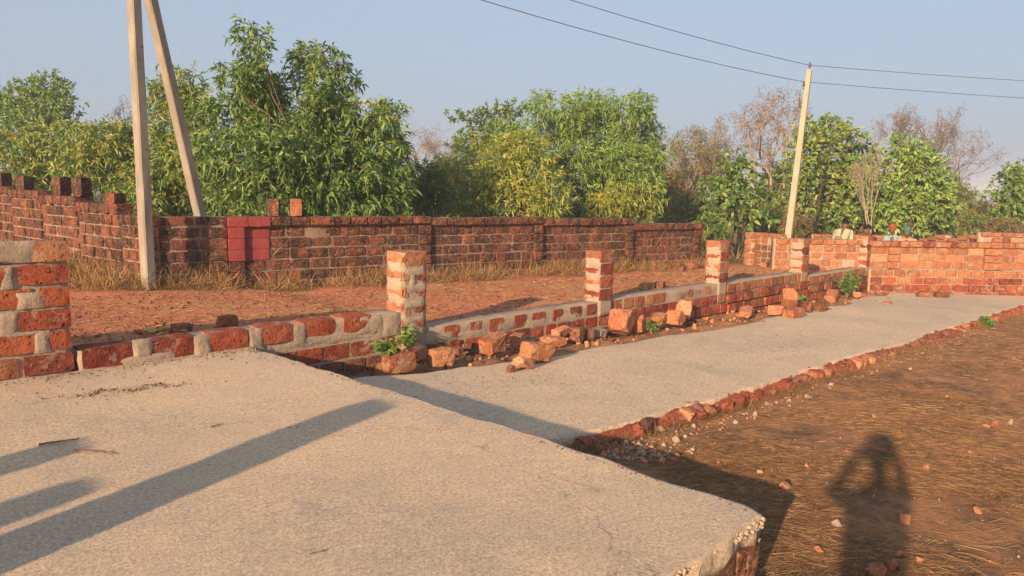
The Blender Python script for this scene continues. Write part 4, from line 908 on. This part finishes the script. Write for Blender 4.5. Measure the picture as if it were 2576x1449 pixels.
def slab_crumbs(n):
    X = rng.uniform(.3, 3.4, n); Y = 6.98-np.abs(rng.normal(0, .12, n)); a = np.stack([X, Y, np.zeros(n)+.002], 1)
    m = n//4; X2 = rng.normal(1.85, .35, m); Y2 = rng.normal(6.1, .10, m)-.15*(X2-1.85); b_ = np.stack([X2, Y2, np.zeros(m)+.001], 1)
    X3 = rng.normal(5.4, .5, m); Y3 = rng.normal(5.35, .2, m); c = np.stack([X3, Y3, slab2z(X3)], 1)
    t = rng.uniform(1.7, 6.9, m); d = np.stack([3.46-.03*(t-1.6)-np.abs(rng.normal(0, .03, m)), t, np.zeros(m)], 1)
    X5 = rng.uniform(4.6, 18, 2*m); Y5 = 6.05-np.abs(rng.normal(0, .22, 2*m)); e = np.stack([X5, Y5, slab2z(X5)], 1)
    return np.concatenate([a, b_, c, d, e])
pebbles('slab_crumbs', 700, slab_crumbs, (STICK, MORTAR), .004, .018, ('dark soil crumbs and grit on the slabs', 'pale mortar crumbs on the slabs'))
def soil_smear(n):
    X = rng.normal(1.85, .22, n); Y = 6.12+rng.normal(0, .035, n)-.25*(X-1.85)+.05*np.sin(X*19); k = n//2; X[:k] = rng.uniform(.2, 3.3, k); Y[:k] = 6.95-np.abs(rng.normal(0, .30, k)); return np.stack([X, Y, np.full(n, -.002)], 1)
pebbles('soil_crumbs', 520, soil_smear, (STICK,), .006, .024, ('dark soil crumbs smeared on the near slab below the wall',))
def spoil(n):
    t = rng.uniform(0, 1, n); X = 4.45+rng.normal(0, .26, n)+t*.5; Y = 3.52+rng.normal(0, .16, n)-t*.35; return np.stack([X, Y], 1)
pebbles('spoil', 170, spoil, (STONE, LATFRESH), .012, .06, ('pale broken concrete spoil at the chipped slab corner', 'red broken spoil at the chipped slab corner'))
def ditch(n): X = 4.6+rng.uniform(0, 1, n)**1.2*15; return np.column_stack([X, 6.25+rng.uniform(0, .72, n)])
pebbles('ditch_rubble', 700, ditch, (LATDARK, LATFRESH), .012, .085, ('dark rubble chips in the ditch by the low wall', 'salmon rubble chips in the ditch by the low wall'))
def kerb_chips(n): X = 4.5+rng.uniform(0, 1, n)**1.3*12; return np.column_stack([X, 3.52-np.abs(rng.normal(0, .13, n))])
pebbles('kerb_chips', 260, kerb_chips, (STONE, LATFRESH), .008, .036, ('pale chips fallen along the kerb', 'red chips fallen along the kerb'))
# lumps of broken concrete on the near corner of the raised slab
def lumps(n):
    X = 3.42-np.abs(rng.normal(0, .10, n))-rng.uniform(0, 1.4, n)*(rng.uniform(0, 1, n) < .75); Y = 1.60+np.abs(rng.normal(0, .035, n)); return np.stack([X, Y, np.full(n, -.020)-rng.uniform(0, .04, n)], 1)
pebbles('edge_lumps', 600, lumps, (SLAB,), .010, .036, ('crumbled concrete lumps on the near slab edge',))

# ---------------------------------------------------------------- dry grass and weeds
def straw_flat(n, fn, Lr, mat, lab, name='dry_straw', up=.06, w=.0019):
    XY = fn(n); z = groundz(XY[:, 0], XY[:, 1])+.006; n = len(XY); a = rng.normal(-.7, .9, n); D = np.stack([np.cos(a), np.sin(a), rng.uniform(-.02, up, n)], 1)
    dist = np.hypot(XY[:, 0], XY[:, 1]); L = rng.uniform(*Lr, n)
    tag(blades(name, np.column_stack([XY, z]), D, L, w*(1+dist*.13), .12*rng.uniform(-.3, 1, n), mat), lab, kind='stuff')
def dense_dirt(n):
    p = near_dirt(n*3); k = fbm2(p[:, 0], p[:, 1], 61, .8, 4)+rng.normal(0, .22, len(p)) > .05; return p[k][:n]
straw_flat(52000, dense_dirt, (.04, .15), STRAWD, 'flattened dull dry grass covering the dirt')
straw_flat(8000, near_dirt, (.08, .24), STRAW, 'pale dry stalks strewn over the dirt', 'pale_straw', .10, .0014)
straw_flat(15000, track_pts, (.05, .14), STRAW, 'flattened dry grass on the track', 'track_straw', .12)
def tufts(n, centers, spreadf, h, mat, lab, name, per=26, lean=.5, w=.005):
    c = centers(n); n = len(c); idx = np.repeat(np.arange(n), per); P = np.column_stack([c[idx]+rng.normal(0, spreadf, (len(idx), 2))]); z = groundz(P[:, 0], P[:, 1])-.01
    sc = rng.uniform(.4, 1.15, n)[idx]; D = np.column_stack([rng.normal(0, lean, (len(idx), 2)), np.ones(len(idx))])
    tag(blades(name, np.column_stack([P, z]), D, h*sc*rng.uniform(.6, 1.2, len(idx)), w, rng.uniform(.0, .9, len(idx)), mat), lab, kind='stuff')
u_ = dv.normalized()
def along_old(n):
    s = rng.uniform(-.2, wl+.3, n); o_ = np.abs(rng.normal(.08, .22, n)); k = fbm1(s, 71, 1.3, 3)+rng.normal(0, .4, n) > -.35; s, o_ = s[k], o_[k]
    return np.column_stack([KA.x+u_.x*s+u_.y*o_, KA.y+u_.y*s-u_.x*o_])
tufts(1000, along_old, .08, .44, STRAW, 'tall dry grass along the foot of the weathered wall', 'dry_grass', 30, .55, .006)
tufts(420, along_old, .12, .24, STRAWD, 'matted dull grass at the foot of the weathered wall', 'dull_grass', 40, 1.3, .006)
def at_wing(n): s = rng.uniform(-.2, L2, n); o_ = np.abs(rng.normal(0.1, .5, n)); w_ = dv2.normalized(); return np.column_stack([PA.x+w_.x*s-w_.y*o_, PA.y+w_.y*s+w_.x*o_])
tufts(420, at_wing, .08, .48, STRAW, 'tall dry grass before the receding left wall', 'dry_grass', 26, .45, .007)
def kerb_line(n): X = 4.5+rng.uniform(0, 1, n)**1.4*15; return np.column_stack([X, 3.62+rng.normal(0, .05, n)])
tufts(1300, kerb_line, .05, .12, STRAWD, 'thin dry grass growing along the block kerb', 'kerb_grass', 16, .6, .0035)
tufts(30, lambda n: np.column_stack([rng.normal(4.35, .12, n), rng.normal(3.62, .1, n)]), .06, .14, STRAWD, 'dry grass clump at the chipped slab corner', 'corner_grass', 40, .7, .0035)
def slope_far(n): X = rng.uniform(14, 40, n); Y = rng.uniform(6, 30, n); k = (X+1.08*Y > 31) ; return np.column_stack([X[k], Y[k]])
tufts(2200, slope_far, .3, .5, L_OLIVE, 'rough scrub grass beyond the walls', 'scrub_grass', 26, .4, .02)
tufts(500, slope_far, .3, .5, STRAW, 'dry yellow grass beyond the walls', 'far_dry_grass', 26, .4, .02)
tufts(420, lambda n: (lambda s, o_: np.column_stack([KA.x+u_.x*s-u_.y*o_, KA.y+u_.y*s+u_.x*o_]))(rng.uniform(0, wl, n), rng.uniform(.6, 2.0, n)), .2, 1.1, L_OLIVE, 'undergrowth behind the weathered wall', 'undergrowth', 30, .4, .02)
def weed(px, py, z, h, n, mat, lab, L=.09, Wd=.045, sp=.09):
    p = gz(px, py, z) if z < 5 else gY(px, py, z); t = empty('weed', p); tag(t, lab, 'plant', 'green weeds by the low wall'); segs = []; P = []; D = []
    for k in range(n):
        q = np.array([*rng.normal(0, sp, 2), h*rng.uniform(.4, 1)]); bent(segs, np.array([0, 0, -.05]), q, .005, .002, 3, .04)
        for s in np.linspace(.35, 1, 7):
            for _ in range(3): P.append(q*s+rng.normal(0, .015, 3)); D.append(unit(np.array([*rng.normal(0, 1, 2), .15])))
    limbs('stem', segs, BARK, t, 4); P = np.array(P); blades('leaves', P, np.array(D), L*rng.uniform(.6, 1.3, len(P)), Wd, .5*rng.uniform(.2, 1.4, len(P)), mat, t)
WEED = island_col('weed_leaf', [(.15, (.05, .10, .02)), (.5, (.10, .19, .04)), (.85, (.17, .27, .06))])
weed(975, 890, 6.60, .15, 7, WEED, 'low green weed behind the nearest rubble block', .09, .035, .08)
weed(1026, 878, 6.86, .26, 6, WEED, 'green weed at the foot of the first pillar', .08, .04, .05)
weed(1640, 832, -.52, .14, 9, L_DARK, 'dark weeds between the salmon stones', .06, .03, .14)
weed(2130, 745, -.72, .62, 16, L_DARK, 'bushy dark green weed at the far end of the low wall', .10, .06, .14)
weed(2015, 757, -.68, .16, 5, L_DARK, 'small weed behind the triangular stone', .07, .04, .1)
weed(2477, 822, -.85, .22, 7, WEED, 'small green weed on the kerb at the right', .08, .045, .09)
weed(1490, 815, -.55, .10, 4, WEED, 'tiny weed among stones below the second pillar', .05, .03, .1)
# leaf litter, sticks
p = gz(405, 838, .03); pl_ = np.array(p)+rng.normal(0, (.12, .06, .01), (26, 3)); pl_[:, 2] = .05+rng.uniform(0, .03, 26)
tag(blades('fallen_leaves', pl_, rng.normal(size=(26, 3))*np.array([1, 1, .3]), .12, .06, .2, island_col('leaf_fallen', [(.2, (.30, .17, .04)), (.8, (.48, .30, .07))], .8, .1)), 'small heap of yellow fallen leaves behind the low wall', 'leaves')
def stick(a, b, r, lab):
    a = gz(*a, .008); b = gz(*b, .010); pts = [a.lerp(b, k/8)+Vector((random.gauss(0, .004), random.gauss(0, .004), abs(random.gauss(0, .002)))) for k in range(9)]
    tag(link('stick', tube(pts, [r*(1-.06*k) for k in range(9)], STICK, 'stick', 6)), lab, 'stick', 'dry sticks on the slab')
stick((98, 1119), (203, 1103), .008, 'dark dry stick on the slab at the shadow tip'); stick((188, 1132), (282, 1142), .006, 'thin curved brown stick below the dark one'); stick((528, 1074), (560, 1066), .004, 'tiny twig on the slab above the long shadow')
stick((775, 1395), (820, 1383), .003, 'tiny twig near the bottom of the slab')

# ---------------------------------------------------------------- pillars out of frame whose shadows cross the slab
def shadow_pillar(px, py, h, w_, lab):
    tip = gz(px, py, 0); l = h/math.tan(SUN_EL); b = Vector((tip.x-math.cos(SUN_AZ)*l, tip.y-math.sin(SUN_AZ)*l, 0))
    t = empty('block_pillar', b); tag(t, lab, 'pillar', 'block pillars standing left of the picture')
    core_box('mortar_core', t, -w_/2+.01, w_/2-.01, -w_/2+.01, w_/2-.01, -.02, h-.01, MORTAR, .08, .003); nc = int(round(h/HC)); hc = h/nc
    for c in range(nc): blk(t, -w_/2, w_/2, -w_/2, w_/2, c*hc+.006, (c+1)*hc-.006, LAT, tilt=.004)
shadow_pillar(945, 1018, 1.12, .30, 'block pillar whose long shadow crosses the near slab')
shadow_pillar(165, 1122, 1.0, .27, 'block pillar casting the upper short shadow at left')
shadow_pillar(205, 1222, 1.0, .24, 'block pillar casting the lower short shadow at left')

# ---------------------------------------------------------------- people
_b = bmesh.new(); bmesh.ops.create_icosphere(_b, subdivisions=2, radius=1); SPH = [tuple(v.co) for v in _b.verts]; _b.free()
def capsules(name, caps, mat, parent, voxel=.016, smooth=6):
    V, F = [], []
    for p, q, r0, r1 in caps:
        bm = bmesh.new()
        for c, r in ((p, r0), (q, r1)):
            for d in SPH: bm.verts.new(Vector(c)+Vector(d)*r)
        bmesh.ops.convex_hull(bm, input=bm.verts); bmesh.ops.delete(bm, geom=[v for v in bm.verts if not v.link_faces], context='VERTS'); bm.verts.index_update(); n0 = len(V)
        V += [tuple(v.co) for v in bm.verts]; F += [tuple(n0+v.index for v in f.verts) for f in bm.faces]; bm.free()
    me = bpy.data.meshes.new(name); me.from_pydata(V, [], F); me.materials.append(mat); me.update()
    o = link(name, me, parent)
    md = o.modifiers.new('skin', 'REMESH'); md.mode = 'VOXEL'; md.voxel_size = voxel; md.use_smooth_shade = True
    ms = o.modifiers.new('soft', 'SMOOTH'); ms.factor = .5; ms.iterations = smooth
    return o
PHY = -.13
def person(loc, face, lab, shirt, legs, head_mat, bend=0.0, arms='down', crouch=0.0, hat=None, hatmat=None, group=None):
    """standing figure 1.68 m; local x = forwards, y = left; bend tips the trunk forwards"""
    t = empty('person', loc, face); tag(t, lab, 'person', group)
    hip = Vector((0, 0, .90-crouch)); bz = R(bend); ux = Vector((math.sin(bz), 0, math.cos(bz))); fx = Vector((math.cos(bz), 0, -math.sin(bz)))
    def T(f, l, u): return tuple(hip+fx*f+Vector((0, l, 0))+ux*u)
    hd = hip+ux*.62+Vector((math.sin(bz*.55), 0, math.cos(bz*.55)))*.16+fx*.03; nk = Vector(T(.0, 0, .56))
    hf = Vector((math.cos(bz*.6), 0, -math.sin(bz*.6))); hu = Vector((math.sin(bz*.6), 0, math.cos(bz*.6)))
    kn = .50-crouch*.45; fk = crouch*.75
    legc = []
    for s in (-1, 1):
        legc += [(tuple(hip+Vector((0, s*.09, -.02))), (fk+.02, s*.11, kn), .088, .060), ((fk+.02, s*.11, kn), (-.02, s*.11, .09), .058, .042)]
    if arms == 'up': A = [((.06, s*.20, .50), (.22, s*.235, .42), (.30, s*.105, .80)) for s in (-1, 1)]
    elif arms == 'work': A = [((.03, s*.19, .50), (.20, s*.23, .27), (.42, s*.12, .22)) for s in (-1, 1)]
    else: A = [((.0, s*.19, .50), (-.02, s*.25, .22), (.10, s*.23, -.02)) for s in (-1, 1)]
    skin = [(tuple(nk), tuple(hd-hu*.06), .055, .055), (tuple(hd), tuple(hd-hu*.07+hf*.03), .094, .072), (tuple(hd+hf*.085-hu*.012), tuple(hd+hf*.095-hu*.035), .012, .018), (tuple(hd-hf*.03+hu*.02), tuple(hd-hf*.02+hu*.02), .092, .09)]
    for s in (-1, 1): skin.append((tuple(hd+Vector((0, s*.088, 0))-hf*.005), tuple(hd+Vector((0, s*.092, 0))-hu*.03-hf*.005), .016, .012))
    for s, (a, b, c) in zip((-1, 1), A):
        a, b, c = T(*a), T(*b), T(*c)
        if arms == 'up':
            a = T(.02, s*.18, .48); b = (.24, s*.26-.05, 1.34); c = (.275, s*.085+PHY, 1.725)
            skin += [(b, c, .042, .030), (c, (.288, s*.082+PHY, 1.765), .03, .026)]
            for k in range(4): skin.append(((.282, s*.082+PHY, 1.735+.016*k), (.300, s*(.045+.004*k)+PHY, 1.738+.016*k), .0085, .0075))
            skin.append(((.275, s*.08+PHY, 1.72), (.283, s*.05+PHY, 1.712), .010, .009))
        else:
            d = Vector(c)-Vector(b); d.normalize(); e = Vector(c)+d*.09
            skin += [(b, c, .042, .030), (c, tuple(Vector(c)+d*.06), .032, .034)]
            for k in range(4):
                o_ = Vector((0, .016*(k-1.5), 0)); skin.append((tuple(Vector(c)+d*.06+o_), tuple(Vector(c)+d*(.13 if k in (1, 2) else .115)+o_+Vector((0, 0, -.015))), .0095, .008))
            skin.append((tuple(Vector(c)+d*.02), tuple(Vector(c)+d*.07+Vector((.0, -s*.04, 0))), .011, .009))
    body = capsules('body', skin+[((.0, s*.11, .10), (.14, s*.12, .035), .042, .032) for s in (-1, 1)]+[(tuple(hip), T(0, 0, .45), .10, .11)]+legc, SKIN, t, .012, 3)
    sh = [(T(0, s*.06, .0), T(0, s*.09, .42), .115, .118) for s in (-1, 1)]+[(T(0, -.13, .48), T(0, .13, .48), .078, .078), (T(0, -.05, .53), T(0, .05, .53), .065, .065)]
    for s, (a, b, c) in zip((-1, 1), A):
        a, b = T(*a), T(*b)
        if arms == 'up': a = T(.02, s*.18, .48); b = (.24, s*.26-.05, 1.34)
        sh.append((a, tuple(Vector(a).lerp(Vector(b), .8)), .070, .058))
    capsules('shirt', sh, shirt, t, .016, 5)
    capsules('trousers', [(a, b, r0+.014, r1+.014) for a, b, r0, r1 in legc]+[(tuple(hip+Vector((0, -.06, -.02))), tuple(hip+Vector((0, .06, .03))), .125, .12)], legs, t, .016, 4)
    if hat == 'cap':
        capsules('cap', [(tuple(hd+hu*.035-hf*.02), tuple(hd+hu*.045), .102, .10), (tuple(hd+hu*.03+hf*.09), tuple(hd+hu*.018+hf*.16), .035, .028)], hatmat, t, .014, 2)
    elif hat == 'scarf':
        capsules('head_scarf', [(tuple(hd+hu*.03-hf*.03), tuple(hd+hu*.03+hf*.0), .108, .104), (tuple(hd-hf*.08), tuple(hd-hf*.10-hu*.14), .07, .05)], hatmat, t, .014, 3)
    else:
        capsules('hair', [(tuple(hd+hu*.035-hf*.035), tuple(hd+hu*.04+hf*.0), .099, .094)], cloth_hair, t, .014, 2)
    return t
cloth_hair = cloth('hair_black', (.012, .010, .009))
def worker(px, py_head, depth, hgt, face, *a, **k):
    """hgt: how high the top of the figure is above its feet"""
    p = gd(px, py_head, depth); return person((p.x, p.y, p.z-hgt), face, *a, **k)
GW_ = 'workers behind the cross wall'
worker(2116, 573, 20.5, 1.27, R(12), 'person in a pale yellow shirt bending forward behind the far wall', cloth('cloth_pale_yellow', (.44, .40, .25)), cloth('cloth_grey', (.20, .17, .12)), SKIN, bend=58, arms='work', group=GW_)
worker(2206, 577, 20.9, 1.48, R(150), 'dark haired person in a dark maroon shirt behind the far wall', cloth('cloth_maroon', (.09, .025, .03)), cloth('cloth_dark', (.05, .05, .06)), SKIN, bend=25, arms='work', crouch=.12, group=GW_)
worker(2256, 569, 21.3, 1.70, R(170), 'person in a red cap and light blue shirt behind the far wall', cloth('cloth_light_blue', (.22, .32, .35)), cloth('cloth_brown', (.10, .07, .05)), SKIN, bend=15, arms='work', hat='cap', hatmat=cloth('cloth_red', (.30, .06, .035)), group=GW_)
worker(2288, 581, 20.7, 1.57, R(185), 'person in a teal head scarf and peach shirt behind the far wall', cloth('cloth_peach', (.40, .25, .17)), cloth('cloth_brown2', (.12, .07, .05)), SKIN, bend=20, arms='work', crouch=.05, hat='scarf', hatmat=cloth('cloth_teal', (.05, .15, .13)), group=GW_)
# the photographer, whose shadow falls on the dirt; stands behind the lens
fz = float(groundz(-.23, -.23))
ph = person((-.226-.092, -.226+.092, fz+.0), R(45), 'person holding a phone up, whose shadow lies on the dirt', cloth('cloth_navy', (.05, .06, .10)), cloth('cloth_jeans', (.05, .06, .09)), SKIN, arms='up')
o = bpy.data.objects.new('phone', block_mesh(901, METAL, .03, .0, (2, 1, 2))); COL.objects.link(o); o.location = (-.017, -.017, CAMZ); o.rotation_euler = (0, 0, R(-45)); o.scale = (.155, .009, .075)
tag(o, 'dark phone held up by the person casting the shadow', 'phone')

# ---------------------------------------------------------------- dusty air
bm = bmesh.new(); bmesh.ops.create_cube(bm, size=1.0)
hz = link('haze', bm_mesh(bm, 'haze', None), None, (0, 0, -4), (0, 0, 0), (5800, 5800, 40)); tag(hz, 'dusty air over the plain', kind='stuff')
hm = bpy.data.materials.new('haze_air'); hm.use_nodes = True; ht = hm.node_tree; ht.nodes.clear()
ho = ht.nodes.new('ShaderNodeOutputMaterial'); hp = ht.nodes.new('ShaderNodeVolumePrincipled'); hp.inputs['Color'].default_value = (.80, .86, .95, 1); hp.inputs['Density'].default_value = .0016; hp.inputs['Anisotropy'].default_value = 0.0
ht.links.new(hp.outputs[0], ho.inputs['Volume']); hz.data.materials.append(hm)
